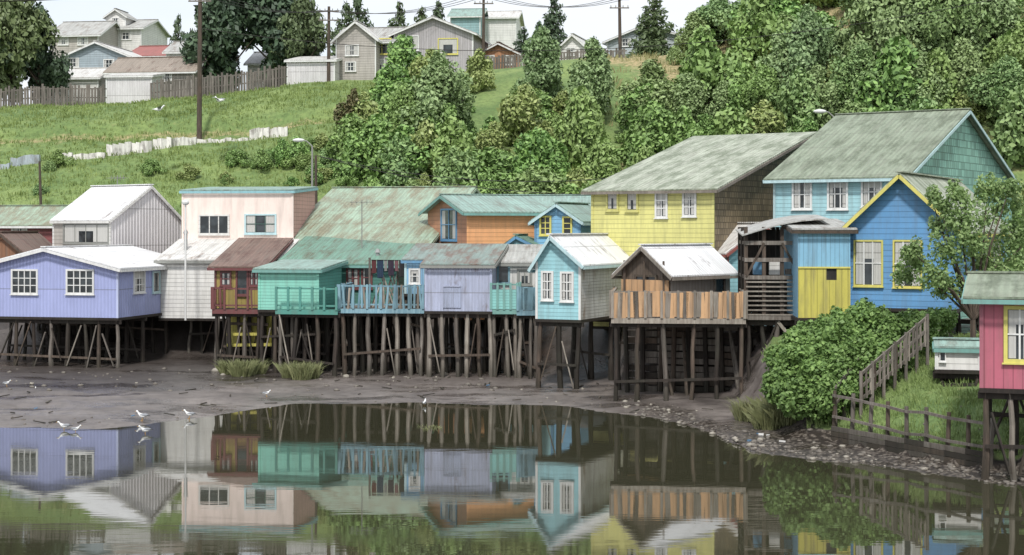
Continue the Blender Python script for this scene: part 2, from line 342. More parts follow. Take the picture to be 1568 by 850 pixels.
    if ant:
        cb=MB(); a,b,h=ant; zt=zR+h; cb.post(X(a,b,z1),X(a,b,zt),.03,.025,GREYP,5); t=X(a,b,zt-.1); cb.beam(t-f.u*.6,t+f.u*.6,.03,.03,GREYP)
        for k in range(5): q=t+f.u*(-.5+.25*k); cb.beam(q-f.v*.35,q+f.v*.35,.02,.02,GREYP); cb.beam(q-Vector((0,0,.14)),q+Vector((0,0,.14)),.02,.02,GREYP)
        cb.make('tv_aerial',par)
    return par
def railing(mb,p,q,h,mat,n=8,posts=3,panel=None,jit=.03,pk=.07,top=.07):
    p,q=Vector(p),Vector(q); z=Vector((0,0,1)); d=(q-p).normalized(); nrm=d.cross(z)
    mb.beam(p+z*h,q+z*(h-.03),.09,top,mat); mb.beam(p+z*.18,q+z*.18,.05,.07,mat)
    for i in range(posts): t=i/(posts-1); mb.beam(p.lerp(q,t)+nrm*.09,p.lerp(q,t)+nrm*.09+z*(h+.06),.1,.06,mat,up=nrm)
    for i in range(n):
        t=(i+.5)/n; a=p.lerp(q,t)+nrm*.06; m=panel[i%len(panel)] if panel else mat
        if m: mb.beam(a+z*U(-.02,.06),a+z*(h+U(-jit,jit))+d*U(-jit,jit),pk,.025,m,up=nrm)
def deck(name,f,rfl,h,mat,n,panel=None,boards=None,st=None,sides='FLR',pk=.07,jit=.03,posts=5):
    z=rz(rfl,f.Y); par=group(name,P(f,f.w/2,f.d/2,z)); mb=MB(); boards=boards or W_GREY
    nb=max(3,int(f.d/.2)) 
    for i in range(nb): mb.box(P(f,-.05,f.d*i/nb,z-.05),f.u*(f.w+.1),f.v*(f.d/nb-.015),(0,0,.05+U(0,.008)),boards)
    mb.beam(P(f,-.05,-.04,z-.1),P(f,f.w+.05,-.04,z-.1),.06,.2,mat); mb.make('floor',par)
    rb=MB()
    if 'F' in sides: railing(rb,P(f,0,0,z),P(f,f.w,0,z),h,mat,n,posts,panel,jit,pk)
    if 'R' in sides: railing(rb,P(f,f.w,0,z),P(f,f.w,f.d,z),h,mat,max(3,int(n*f.d/f.w)),3,panel,jit,pk)
    if 'L' in sides: railing(rb,P(f,0,f.d,z),P(f,0,0,z),h,mat,max(3,int(n*f.d/f.w)),3,panel,jit,pk)
    rb.make('railing',par)
    if st: sb=MB(); stilts(sb,f,z-.15,**st); sb.make('stilts',par)
    return par
# ---------------------------------------------------------------- paint and metal
METAL=siding('galvanised_metal','a9aaa8',dirt=.3,rough=.4,metal=.3)
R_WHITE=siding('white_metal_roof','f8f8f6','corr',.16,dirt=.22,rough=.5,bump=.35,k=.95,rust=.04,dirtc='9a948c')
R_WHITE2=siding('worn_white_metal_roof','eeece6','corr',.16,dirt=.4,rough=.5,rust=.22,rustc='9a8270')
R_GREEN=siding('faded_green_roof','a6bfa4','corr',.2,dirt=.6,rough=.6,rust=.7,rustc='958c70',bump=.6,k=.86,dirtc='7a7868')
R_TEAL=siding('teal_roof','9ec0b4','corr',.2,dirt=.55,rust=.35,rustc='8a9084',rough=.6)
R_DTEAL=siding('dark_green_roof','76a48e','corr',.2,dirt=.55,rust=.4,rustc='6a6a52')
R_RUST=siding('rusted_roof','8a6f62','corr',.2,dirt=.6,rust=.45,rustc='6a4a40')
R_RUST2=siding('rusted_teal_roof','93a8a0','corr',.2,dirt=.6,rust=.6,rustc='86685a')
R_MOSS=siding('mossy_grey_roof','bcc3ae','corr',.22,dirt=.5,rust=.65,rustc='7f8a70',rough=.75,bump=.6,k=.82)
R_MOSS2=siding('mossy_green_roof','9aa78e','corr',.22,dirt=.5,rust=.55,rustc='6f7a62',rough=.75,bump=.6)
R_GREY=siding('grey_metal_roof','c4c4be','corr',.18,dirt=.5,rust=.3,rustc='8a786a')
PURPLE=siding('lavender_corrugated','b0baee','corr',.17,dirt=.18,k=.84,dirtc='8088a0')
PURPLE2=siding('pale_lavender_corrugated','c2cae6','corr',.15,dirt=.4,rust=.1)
TEAL=siding('turquoise_paint','86d8c2','bh',.14,dirt=.3); DTEAL=siding('dark_and_shaded_teal','3d8f80','bh',.14,dirt=.4,k=.7)
LBLUE=siding('light_blue_paint','9cd8e0','bh',.16,dirt=.3); LBLUE2=siding('sky_blue_clapboard','a9dde4','bh',.17,dirt=.3)
BLUE=siding('strong_blue_paint','5fa3da','bh',.2,dirt=.3,k=.82); SBLUE=siding('azure_boards','88c6e6','bv',.16,dirt=.4); YELLOW=siding('yellow_paint','e4de7c','bh',.2,dirt=.4,k=.82,dirtc='8a8a60'); YELLOWV=siding('yellow_boards','d8cc48','bv',.22,dirt=.55,k=.8); OCHRE=siding('ochre_boards','b8a048','bv',.2,dirt=.6,k=.7)
PINK=siding('pale_pink_stucco','fbd8cc','plain',dirt=.22,k=.92); PINK2=siding('dusty_pink','d8a496','bh',.2,dirt=.3)
MAGENTA=siding('raspberry_boards','d0687e','bv',.24,dirt=.35,k=.8); ORANGE=siding('orange_paint','f0a868','bh',.2,dirt=.25,k=.95); ORS=siding('orange_brown_siding','c88a62','bh',.2,dirt=.4)
SHING=siding('brown_shingles','958262','shingle',.24,dirt=.4,k=.9); TSHING=siding('green_shingles','84bcaa','shingle',.3,dirt=.3,k=1.05)
MAROON=siding('maroon_paint','9a4f50','bh',.18,dirt=.4,k=.7); GREYW=siding('grey_unpainted_boards','aaa29a','bv',.2,dirt=.5,k=.8); BEIGE=siding('beige_wall','bdb6ac','bh',.2,dirt=.35)
PALEG=siding('pale_corrugated','e0dcdc','corr',.2,dirt=.2,k=.9); OFFW=siding('offwhite_wall','e6e4de','bh',.2,dirt=.3,k=.85)
BLUEP=plainm('blue_trim','5f9cc4'); YELP=plainm('yellow_trim','e3d85e'); TEALP=plainm('teal_trim','78b0a6'); REDP=plainm('red_trim','a85a50'); DGREEN=plainm('dark_green_trim','3a6058'); GREYP=plainm('grey_trim','95968f'); MARP=plainm('maroon_trim','7a4040'); ORP=siding('orange_panel','e0ae78','bv',.3,dirt=.6)
PALEB=wood('pale_blue_wood','9cc6d2','6a9bb0'); LBP=plainm('pale_blue_trim','bfe0e4')
# ---------------------------------------------------------------- stilt houses, front row
house('lavender_stilt_house',frame(-34,180,71,-13,'R',dpx=294),487,410,PURPLE,R_WHITE,'gv',rise=.85,oh=.3,rp=.5,trim=plainm('lavender_trim','c4cef2'),fascia=WHITE,
  wins=[('F',20,56,415,448,dict(cols=4,rows=3,curt=0)),('F',104,142,415,448,dict(cols=4,rows=3,curt=0)),('R',205,220,416,446,dict(cols=2,rows=3)),('R',234,243,418,446,dict(cols=1,rows=1,fm=LBP)),('R',255,269,416,443,dict(cols=2,rows=3))],
  st=dict(nx=9,ny=4,brace=.9,mats=[W_MID,W_DARK,W_DARK,W_GREY]))
house('shaded_teal_stilt_house',frame(288,332,76,-8,'R',D=3),478,408,DTEAL,R_RUST,'su',rise=.5,oh=.25,trim=DTEAL,fascia=MARP,wins=[('F',300,312,418,436,dict(cols=1,rows=2))],st=dict(nx=3,ny=2))  # set-back wall in shadow; the shade is put into its dark teal
f=frame(330,400,72.3,-6,'R',D=4.6)
house('maroon_yellow_stilt_house',f,474,408,OCHRE,R_RUST,'su',rise=1.15,oh=.28,trim=MARP,fascia=MARP,
  wins=[('F',340,352,418,436,dict(cols=1,rows=2,fm=MARP)),('F',364,378,414,450,dict(cols=1,rows=1,fm=MARP,curt=0)),('F',384,394,416,436,dict(cols=2,rows=2,fm=MARP))],st=dict(nx=4,ny=3))
f=frame(327,398,70.8,-6,'R',D=1.3)
deck('maroon_balcony',f,474,.95,MARP,9,panel=[None,MARP,None],boards=W_DARK,st=dict(nx=4,ny=2,mats=[W_GREY,W_DARK,W_MID]))
f=frame(348,418,71.4,-4,'R',D=1.2); z=rz(529,71.4); e=group('yellow_boat_landing',P(f,f.w/2,0,z)); mb=MB()
mb.box(P(f,0,.62,z),f.u*f.w,f.v*.05,(0,0,1.35),YELLOWV)
for k in range(3): mb.beam(P(f,0,-.05,z+k*.5),P(f,f.w*(1,.7,.9)[k],-.05,z+k*.5+U(-.06,.06)),.06,.13,YELLOWV if k<2 else W_MID)
for k in range(5): mb.beam(P(f,f.w*k/4,0,hz(P(f,f.w*k/4,0,0).x,71)-.2),P(f,f.w*k/4,0,z+1.4),.1,.1,W_DARK,up=(0,1,0))
mb.box(P(f,0,0,z-.06),f.u*f.w,f.v*f.d,(0,0,.06),YELLOWV); mb.make('frame',e)
house('turquoise_stilt_house',frame(397,487,69,-12,'R',dpx=523),475,413,TEAL,R_TEAL,'su',rise=.28,oh=.22,trim=TEAL,fascia=TEALP,wr=siding('turquoise_side','5cbaa6','bh',.14,dirt=.35,k=.8),st=dict(nx=5,ny=3,brace=.4))
f=frame(424,516,68.2,-12,'R',D=.9); deck('turquoise_walkway',f,475,.95,plainm('turquoise_trim','4f9c8e'),0,boards=DTEAL,sides='F',st=dict(nx=4,ny=1),posts=6)
house('green_roof_stilt_house',frame(432,606,72.6,-9,'R',D=4.5),472,404,DTEAL,R_DTEAL,'su',rise=1.1,oh=.3,trim=DTEAL,fascia=TEALP,chim=(4.3,1.2,-.6),ant=(3.2,2.5,1.9),
  wins=[('F',533,548,412,440,dict(cols=2,rows=2,fm=MARP)),('F',556,568,410,440,dict(cols=1,rows=2,fm=MARP))],st=dict(nx=7,ny=3))
f=frame(520,648,68.4,-4,'R',D=3.2); deck('light_blue_balcony',f,473,1.0,PALEB,24,panel=[PALEB,PALEB,W_PALE,PALEB,None],boards=W_GREY,st=dict(nx=7,ny=3,brace=.35,mats=[W_GREY,W_PALE,W_MID]),pk=.09,jit=.1,posts=7)
e=group('leaning_timber_stack',P(f,f.w*.4,1.,rz(473,68.4))); mb=MB(); z=rz(473,68.4)
for k in range(14):
    a=f.w*.3+U(0,1.6); mb.beam(P(f,a,1.2+U(-.2,.2),z),P(f,a+U(-.6,.6),1.6,z+U(.9,1.7)),.05,.05,random.choice([W_GREY,W_MID,W_PALE]))
mb.make('timbers',e)
f=frame(566,622,69.6,-4,'R',D=1); e=group('washing_line',P(f,f.w/2,0,rz(398,69.6))); mb=MB()
z=rz(398,69.6); zb=rz(473,69.6)
mb.post(P(f,0,0,zb),P(f,0,0,z+.1),.05,.05,W_GREY); mb.post(P(f,f.w,0,zb),P(f,f.w,0,z+.1),.05,.05,W_GREY); mb.post(P(f,0,0,z),P(f,f.w,0,z-.02),.012,.012,W_DARK)
cl=[('7c3a3c',.22,.6),('2c4a6a',.3,.8),('b4b2ac',.15,.5),('4a3a50',.28,.7),('a06a70',.18,.5),('3a3a3e',.28,.75)]; a=.08
for i,(hx,ww,hh) in enumerate(cl):
    m=siding('cloth_%d'%i,hx,'corr',.09,dirt=.1,rough=.9,k=.5); a0=a
    mb.face([P(f,a0,.02,z-.01),P(f,a0+.03,-.05,z-hh),P(f,a0+ww*.5,.05,z-hh*1.03),P(f,a0+ww,-.03,z-hh*.97),P(f,a0+ww,.02,z-.01)],m); a+=ww+.02
mb.make('clothes',e)
f=frame(652,752,67.6,-8,'R',D=3.6)
house('pale_lavender_stilt_shed',f,477,405,PURPLE2,R_RUST2,'su',rise=.75,oh=.2,trim=PURPLE2,fascia=GREYP,st=dict(nx=6,ny=3,brace=.3,mats=[W_GREY,W_PALE,W_MID]))
e=group('shed_door',P(f,1,0,3)); mb=MB(); a0=solve(f.o,f.u,679); a1=solve(f.o,f.u,706); z0=rz(471,68);z1=rz(438,68)
mb.box(P(f,a0,-.05,z0),f.u*(a1-a0),f.v*.045,(0,0,z1-z0),siding('door_sheet','b8c2de','corr',.1,dirt=.4)); mb.beam(P(f,a0,-.07,z1),P(f,a1,-.07,z1),.03,.05,PURPLE2); mb.beam(P(f,a0,-.07,z0),P(f,a0,-.07,z1),.03,.04,PURPLE2,up=(0,1,0)); mb.make('door',e)
house('sky_blue_stilt_room',frame(621,651,68.9,-8,'R',D=3),450,398,siding('powder_blue','8cc3e6','bv',.15,dirt=.3),R_RUST2,'su',rise=.6,oh=.15,trim=LBP,fascia=BLUEP,wins=[('F',629,641,414,432,dict(cols=1,rows=2))],st=dict(nx=3,ny=2))
f=frame(752,822,69,-3,'R',D=3)
house('grey_roofed_stilt_house',f,474,402,siding('whitewashed_boards','dcdad4','bv',.2,dirt=.5,k=.88),R_GREY,'su',rise=.65,oh=.2,trim=GREYP,fascia=GREYP,wins=[('F',764,778,408,432,dict(cols=1,rows=1,fm=PALEB,curt=0)),('F',795,812,415,434,dict(cols=2,rows=1,fm=GREYP))],st=dict(nx=5,ny=3,brace=.4,mats=[W_GREY,W_PALE]))
f=frame(752,792,67.6,-3,'R',D=1.2); deck('turquoise_balcony',f,474,1.1,TEALP,0,boards=W_GREY,sides='FR',st=dict(nx=3,ny=2,mats=[W_GREY,W_PALE]))
e=group('balcony_sheet_panel',P(f,f.w/2,0,3)); mb=MB(); z=rz(474,67.6); mb.box(P(f,.02,-.08,z+.02),f.u*f.w,f.v*.03,(0,0,.85),siding('turquoise_sheet','86cfc8','bh',.12,dirt=.3)); mb.make('panel',e)
f=frame(793,824,67.4,-3,'R',D=1.2); deck('pale_blue_balcony',f,476,1.0,PALEB,5,boards=W_GREY,sides='F',panel=[PALEB],pk=.3,posts=2,st=dict(nx=3,ny=2,mats=[W_GREY,W_PALE]))
house('green_gabled_house',frame(757,845,73,-15,'R',D=4),470,388,LBLUE,R_DTEAL,'gv',rise=.8,oh=.25,rp=.4,trim=BLUEP,fascia=BLUEP,z0=2.6)
house('light_blue_stilt_house',frame(822,888,63,-25,'R',D=11),490,400,LBLUE,R_WHITE,'gv',rise=1.0,oh=.25,rp=.36,wr=siding('horizontal_corrugated_sheet','c6c8c8','bh',.13,dirt=.55,rust=.22,rustc='8a7565',bump=.9),trim=WHITE,fascia=LBP,
  wins=[('F',832,845,418,457,dict(cols=2,rows=3)),('F',861,876,419,459,dict(cols=2,rows=3))],st=dict(nx=3,ny=4,brace=.7,rr=.12,mats=[W_GREY,W_MID,W_DARK]))
f=frame(952,1027,60.6,-44,'R',dpx=1118)
house('deck_cabin',f,487,416,siding('dark_weathered_boards','7d6b5a','bv',.2,dirt=.5,k=.6),R_WHITE,'gv',rise=.95,oh=.28,wr=GREYW,trim=W_MID,fascia=W_PALE,wins=[('F',975,1004,424,446,dict(cols=2,rows=1,fm=W_MID,curt=0)),('R',1095,1108,425,470,dict(cols=1,rows=1,fm=W_GREY,curt=0))],corner=False)
e=group('cabin_orange_screen',P(f,1,0,3)); mb=MB(); z=rz(487,60.6); mb.box(P(f,.05,-.09,z),f.u*(f.w-.1),f.v*.04,(0,0,1.45),ORP); 
for k in range(3): mb.beam(P(f,f.w*(.1+.4*k),-.13,z),P(f,f.w*(.1+.4*k),-.13,z+2.2),.08,.08,W_MID,up=(0,1,0))
mb.make('screen',e)
f=frame(938,1140,58.4,-6,'R',D=3.9); deck('wooden_deck',f,488,.98,W_PALE,30,panel=[ORP,W_PALE,ORP,ORP,ORP,W_GREY,ORP,ORP,W_PALE,ORP,ORP],boards=W_GREY,st=dict(nx=6,ny=2,brace=0,rr=.09,mats=[W_MID,W_DARK,W_GREY]),pk=.2,jit=.05,posts=9)
house('white_gabled_house',frame(1114,1212,66,27,'L',D=4.5),480,384,LBLUE,R_WHITE2,'gv',rise=1.1,oh=.25,trim=REDP,fascia=REDP,z0=2.5)
f=frame(1142,1226,58.6,-5,'R',D=4); e=group('unfinished_timber_house',P(f,f.w/2,0,3)); mb=MB(); z0=rz(487,58.6); z1=rz(372,58.6); zm=rz(425,58.6)
for a in (0,.33,.66,1):
    for b in(0,2,4): mb.beam(P(f,a*f.w,b,z0-.1),P(f,a*f.w,b,z1+.6),.13,.13,W_MID if b==0 else W_DARK,up=(0,1,0))
for zz in (z0,zm,z1,rz(398,58.6)):
    mb.beam(P(f,-.05,-.08,zz),P(f,f.w+.05,-.08,zz),.05,.15,W_GREY); mb.beam(P(f,0,0,zz),P(f,0,4,zz),.05,.13,W_MID); mb.beam(P(f,f.w,0,zz),P(f,f.w,4,zz),.05,.13,W_MID)
for k in range(8): mb.beam(P(f,0,-.11,z0+.12+k*.175),P(f,f.w*U(.85,1),-.11,z0+.12+k*.175),.025,.055,W_PALE)
mb.beam(P(f,0,-.1,zm),P(f,f.w*.33,-.1,z1),.04,.09,W_MID); mb.beam(P(f,f.w,-.1,zm),P(f,f.w*.66,-.1,z1),.04,.09,W_MID)
mb.box(P(f,0,3.9,z0),f.u*f.w,f.v*.05,(0,0,z1-z0+.5),W_DARK); mb.box(P(f,0,0,z0-.1),f.u*f.w,f.v*4,(0,0,.08),W_DARK); mb.box(P(f,f.w*.35,1.9,z0),f.u*f.w*.65,f.v*.04,(0,0,1.5),W_DARK)
for k in range(3): mb.box(P(f,.3+k*.6,.3,zm+.1),f.u*.4,f.v*.3,(0,0,U(.2,.5)),random.choice([W_GREY,BLUEP,OFFW]))
mb.make('frame',e); rb=MB(); n=6
for i in range(n):
    a0,a1=-.15+i*(f.w+1.2)/n,-.15+(i+1)*(f.w+1.2)/n; zf=lambda a:z1+.25+.6*math.sin(math.pi*min(1,(a+.15)/(f.w+1.6))*.62)
    slab(rb,P(f,a0,-.4,zf(a0)),P(f,a1,-.4,zf(a1)),P(f,a1,4.2,zf(a1)+.2),P(f,a0,4.2,zf(a0)+.2),.05,R_GREY)
rb.make('arched_roof',e)
sb=MB(); stilts(sb,f,z0-.1,nx=4,ny=3,brace=.8); sb.make('stilts',e)
e=group('plank_retaining_wall',(7.5,62,1)); mb=MB()
A=Vector((bx(960,62.2),62.2,0)); B=Vector((bx(1200,60.6),60.6,0)); d=(B-A)
for k in range(13):
    zc=.02+k*.27; n=5
    for i in range(n):
        p,q=A+d*(i/n),A+d*((i+1)/n-.004); p.z=q.z=zc; mb.beam(p+Vector((0,U(-.04,.04),U(-.02,.02))),q+Vector((0,U(-.04,.04),U(-.03,.03))),.1,.22,random.choice([W_DARK,W_MID,W_GREY,W_GREY]))
mb.make('planks',e); mb=MB()
for i in range(11):
    p=A+d*(i/10)+Vector((U(-.1,.1),-.2,-.3)); mb.post(p,p+Vector((U(-.15,.15),.0,3.6)),.1,.09,random.choice([W_DARK,W_MID]))
for i in range(5): p=A+d*U(.1,1)+Vector((0,-1.6,-.1)); mb.post(p,p+Vector((U(-.5,.9),1.3,U(1.6,3))),.07,.06,random.choice([W_GREY,W_MID]))
mb.make('posts',e)
f=frame(1222,1302,56.6,-4,'R',D=5)
house('yellow_blue_annex',f,487,352,SBLUE,R_GREY,'su',rise=.35,oh=.22,trim=SBLUE,fascia=W_MID,st=dict(nx=4,ny=3,brace=.7),corner=False)
e=group('annex_yellow_cladding',P(f,f.w/2,0,4)); mb=MB(); z0=rz(487,56.6); z1=rz(411,56.6)
def pan(a0,a1,zz0,zz1): mb.box(P(f,a0,-.05,zz0),f.u*(a1-a0),f.v*.045,(0,0,zz1-zz0),YELLOWV)
a0,a1=solve(f.o,f.u,1265),solve(f.o,f.u,1281); zh=rz(429,56.6); pan(0,a0,z0,z1);pan(a1,f.w,z0,z1);pan(a0,a1,z0,zh); mb.box(P(f,a0,-.008,zh),f.u*(a1-a0),f.v*.005,(0,0,z1-zh),DARK)
mb.beam(P(f,0,-.07,z1+.03),P(f,f.w,-.07,z1+.03),.04,.06,YELP); mb.make('cladding',e)
house('blue_gabled_house',frame(1302,1462,55.4,-27,'R',D=10),474,342,BLUE,R_MOSS,'gv',rise=1.75,oh=.42,rp=.5,trim=BLUE,fascia=YELP,
  wins=[('F',1310,1350,370,436,dict(cols=3,rows=2,fm=YELP,mm=WHITE,curt=.95,fw=.06)),('F',1370,1410,370,438,dict(cols=3,rows=2,fm=YELP,mm=WHITE,curt=.95,fw=.06)),('R',1500,1530,370,420,dict(cols=2,rows=2,fm=YELP))],st=dict(nx=5,ny=3))
house('pink_stilt_house',frame(1503,1720,41,-19,'L',D=4.4),594,452,MAGENTA,R_MOSS2,'gu',rise=.45,oh=.45,trim=plainm('rasp_trim','bc6478'),fascia=TEALP,
  wins=[('F',1543,1580,474,550,dict(cols=2,rows=2,fm=YELP,fw=.1,mm=WHITE,curt=1)),('F',1640,1680,474,550,dict(cols=2,rows=2,fm=YELP,fw=.1))],st=dict(nx=6,ny=3,brace=.9,rr=.1,mats=[W_GREY,W_MID,W_PALE]))
f=frame(1434,1500,48.4,-14,'R',D=.9); house('white_kennel',f,567,533,OFFW,R_TEAL,'gu',rise=.16,oh=.08,trim=WHITE,fascia=TEALP,wins=[('F',1440,1447,540,552,dict(cols=1,rows=1,curt=0,fw=.03))],st=dict(nx=3,ny=2,brace=0,rr=.05))
# ---------------------------------------------------------------- second row
ZB=2.3
house('red_cottage',frame(-30,84,88,-4,'R',D=5),0,343,MAROON,R_GREEN,'gu',rise=1.,oh=.3,rp=.5,trim=MARP,fascia=WHITE,z0=ZB,wins=[('F',20,40,350,365,dict(cols=2,rows=2))])
house('brown_shed',frame(-30,34,80,-8,'R',D=4),0,384,siding('orange_brown_boards','9a6a48','bv',.2,dirt=.5),R_RUST,'gv',rise=.9,oh=.2,trim=W_MID,fascia=W_MID,z0=ZB)
house('white_roofed_house',frame(82,168,80,-36,'R',dpx=278),0,336,BEIGE,R_WHITE,'gu',rise=1.75,oh=.12,rp=.55,wr=PALEG,trim=OFFW,fascia=OFFW,z0=ZB,wins=[('F',99,166,344,371,dict(cols=4,rows=1,fm=GREYP,curt=.9))],ant=(1.5,3,.6))
f=frame(280,448,78,-7,'R',dpx=482)
house('pale_pink_house',f,0,292,PINK,R_TEAL,'su',rise=.25,oh=.12,wr=PINK2,trim=PINK,fascia=plainm('sky_trim','8cc4cc'),z0=ZB,wins=[('F',307,349,331,357,dict(cols=3,rows=1,fm=OFFW,curt=0)),('F',377,421,330,356,dict(cols=3,rows=2,fm=LBP,mm=DGREEN,curt=.2))])
house('grey_roof_outbuilding',frame(245,425,74.6,-7,'R',D=3.2),0,398,OFFW,R_WHITE2,'su',rise=.85,oh=.2,trim=GREYP,fascia=GREYP,z0=ZB,chim=(.8,1.4,.4))
house('green_roof_hall',frame(432,655,76,-15,'R',D=15),0,372,BEIGE,R_GREEN,'gu',rise=2.85,oh=.25,trim=GREYP,fascia=R_GREEN,z0=ZB,wr=DTEAL,ohb=.1)
house('orange_house',frame(716,838,73.6,24,'L',dpx=655),0,323,ORANGE,R_TEAL,'gu',rise=.75,oh=.35,wl=ORS,trim=ORANGE,fascia=TEALP,z0=ZB,wins=[('L',677,699,322,366,dict(cols=2,rows=2,fm=BLUEP))])
house('teal_roof_house',frame(712,905,82,-3,'R',D=6),0,324,ORANGE,R_TEAL,'gu',rise=.85,oh=.3,trim=TEALP,fascia=TEALP,z0=ZB)
house('sky_blue_cottage',frame(820,888,73,-22,'R',D=4),0,336,siding('cornflower','7cbce4','bh',.18,dirt=.25),R_TEAL,'gv',rise=.72,oh=.25,trim=BLUEP,fascia=LBP,z0=ZB,wins=[('F',829,842,333,358,dict(cols=2,rows=3,fm=YELP,curt=0)),('F',864,874,334,358,dict(cols=1,rows=3,fm=YELP,curt=0))])
house('yellow_two_storey_house',frame(907,1092,66,-33,'R',D=10.3),0,288,YELLOW,R_MOSS,'su',rise=2.75,oh=.35,wr=SHING,trim=YELLOW,fascia=W_PALE,z0=ZB,
  wins=[('F',931,945,294,320,dict(cols=1,rows=1,fm=YELLOW,curt=1)),('F',961,975,295,321,dict(cols=1,rows=1,fm=YELLOW,curt=1)),('F',1006,1020,295,331,dict(cols=2,rows=3,curt=.9)),('F',1048,1064,293,329,dict(cols=2,rows=3,curt=.9))])
house('light_blue_two_storey_house',frame(1186,1382,63.6,-33,'R',D=16),0,268,LBLUE2,R_MOSS2,'gu',rise=3.1,oh=.35,wr=TSHING,trim=LBP,fascia=LBP,z0=ZB,
  wins=[('F',1216,1241,278,318,dict(cols=3,rows=2,curt=.9)),('F',1270,1296,276,318,dict(cols=3,rows=2,curt=.9)),('F',1322,1348,274,314,dict(cols=3,rows=2,curt=.9))])
# ---------------------------------------------------------------- hilltop houses
def hh(name,pl,pr,Y,rot,D,rf,re,wall,roofm,roof,rise,**k):
    f=frame(pl,pr,Y,rot,'R',D=D); c=P(f,f.w/2,0,0); return house(name,f,rf,re,wall,roofm,roof,rise=rise,z0=min(hz(c.x,c.y),rz(rf,Y))-.5,**k)
HG=siding('hill_grey_boards','b8b2b4','bv',.2,dirt=.4,k=.88)
hh('hilltop_grey_house',515,604,127,-8,8,130,62,HG,R_GREY,'gu',1.5,oh=.4,wins=[('F',540,556,92,105),('F',572,598,60,82,dict(cols=2,rows=1,fm=YELP,curt=1)),('F',572,588,92,106)])
hh('hilltop_grey_house',604,724,126.6,-8,8,122,50,HG,R_GREY,'gv',1.3,oh=.4,wins=[('F',620,640,56,76,dict(cols=2,rows=1)),('F',672,700,60,82,dict(cols=1,rows=1,fm=YELP,curt=1)),('F',640,656,92,110)])
hh('hilltop_gabled_house',515,575,125.5,-8,3,130,58,BEIGE,R_WHITE2,'gv',1.3,oh=.3,wins=[('F',530,548,70,84),('F',530,544,96,108)])
hh('hilltop_white_shed',440,512,124,-6,5,138,92,PALEG,R_WHITE2,'su',.8,oh=.2)
hh('hilltop_orange_cottage',728,800,131,-12,6,105,84,siding('orange_boards','c98a5c','bv',.3,dirt=.4),R_RUST,'gv',1.,oh=.4,wins=[('F',745,756,86,98),('F',775,786,86,98)])
hh('hilltop_villa',147,216,170,-8,8,80,42,OFFW,R_GREY,'gu',1.3,oh=.4,wins=[('F',160,170,48,60),('F',185,200,48,60)])
hh('hilltop_villa_tower',163,192,171,-8,3,60,24,OFFW,R_GREY,'gv',.7,oh=.3,wins=[('F',172,182,28,36)])
hh('hilltop_grey_villa',78,150,165,-8,8,90,52,BEIGE,R_GREY,'gu',1.8,oh=.4,wins=[('F',90,104,58,68),('F',120,134,58,68)])
hh('hilltop_blue_grey_house',92,204,140,-8,8,125,88,siding('blue_grey_boards','a8b8c0','bh',.2,dirt=.3),R_WHITE2,'gv',1.4,oh=.4,wins=[('F',104,120,90,102),('F',160,174,92,104)])
hh('hilltop_red_roof_house',196,275,150,-8,8,110,84,OFFW,siding('red_roof','b5675e','corr',.2),'gu',1.3,oh=.4)
hh('hilltop_brown_roof_barn',165,296,129,-8,6,150,108,GREYW,siding('dun_roof','a99a8a','corr',.2,rust=.2),'gu',1.4,oh=.3,wins=[('F',250,262,112,124)])
hh('hilltop_sheet_shed',163,232,124,-4,3,158,116,PALEG,R_WHITE2,'su',.4,oh=.15)
hh('hilltop_low_house',60,150,132,-6,6,150,118,OFFW,R_WHITE2,'gu',1.,oh=.3)
hh('hilltop_low_house',380,445,134,-6,6,120,96,OFFW,R_WHITE,'gu',1.2,oh=.3)
hh('hilltop_long_house',255,330,145,-6,6,110,78,OFFW,R_GREY,'gu',1.2,oh=.3)
hh('hilltop_right_house',930,1058,142,-20,8,90,58,siding('pale_blue_grey','c3cdd0','bh',.2,dirt=.2),R_GREY,'gv',1.3,oh=.4,rp=.45,wins=[('F',950,965,60,70),('F',1000,1020,60,70)])
hh('hilltop_white_cottage',856,898,136,-15,6,95,72,OFFW,R_WHITE2,'gv',1.1,oh=.3,wins=[('F',868,880,74,84)])
hh('hilltop_distant_house',690,735,185,-5,8,60,24,siding('teal_boards','8fb8bc','bh',.3),R_TEAL,'gu',1.3,oh=.4)
hh('hilltop_distant_house',740,790,190,-5,8,60,26,OFFW,R_WHITE2,'gu',1.2,oh=.4)
hh('hilltop_distant_house',1228,1292,190,-5,8,60,12,OFFW,R_WHITE2,'gu',1.2,oh=.4)
def picket_fence(name,pts,h,sp=.22,w=.17,mat=FENCE):
    e=group(name,pts[0]); mb=MB()
    for A,B in zip(pts[:-1],pts[1:]):
        L=(B-A).length; n=int(L/sp)
        for i in range(n):
            p=A.lerp(B,i/n); p.z=hz(p.x,p.y)-.1; hh_=h*U(.85,1.08); mb.beam(p,p+Vector((U(-.05,.05),U(-.06,.06),hh_)),w,.03,mat,up=(0,1,0))
        for zz in(.4,.8):
            p,q=A.copy(),B.copy(); p.z=hz(p.x,p.y)+h*zz; q.z=hz(q.x,q.y)+h*zz; mb.beam(p+Vector((0,.05,0)),q+Vector((0,.05,0)),.05,.09,mat)
    mb.make('pickets',e)
def tp(px,row): return on_terrain(px,row)
def cp(px,Y): X=bx(px,Y); return Vector((X,Y,hz(X,Y)))
picket_fence('wooden_fence',[cp(-20,122.5),cp(60,122),cp(163,121.5)],1.7)
picket_fence('wooden_fence',[cp(232,122.5),cp(300,122.5),cp(370,122.8),cp(440,123)],1.8)
picket_fence('wooden_fence',[cp(735,127),cp(860,128),cp(960,128)],1.2)
e=group('broken_white_wall',tp(200,240)); mb=MB(); WW=siding('flaking_whitewash','e8e4dc','plain',dirt=.7,rust=.35,rustc='8c847c',k=.95)
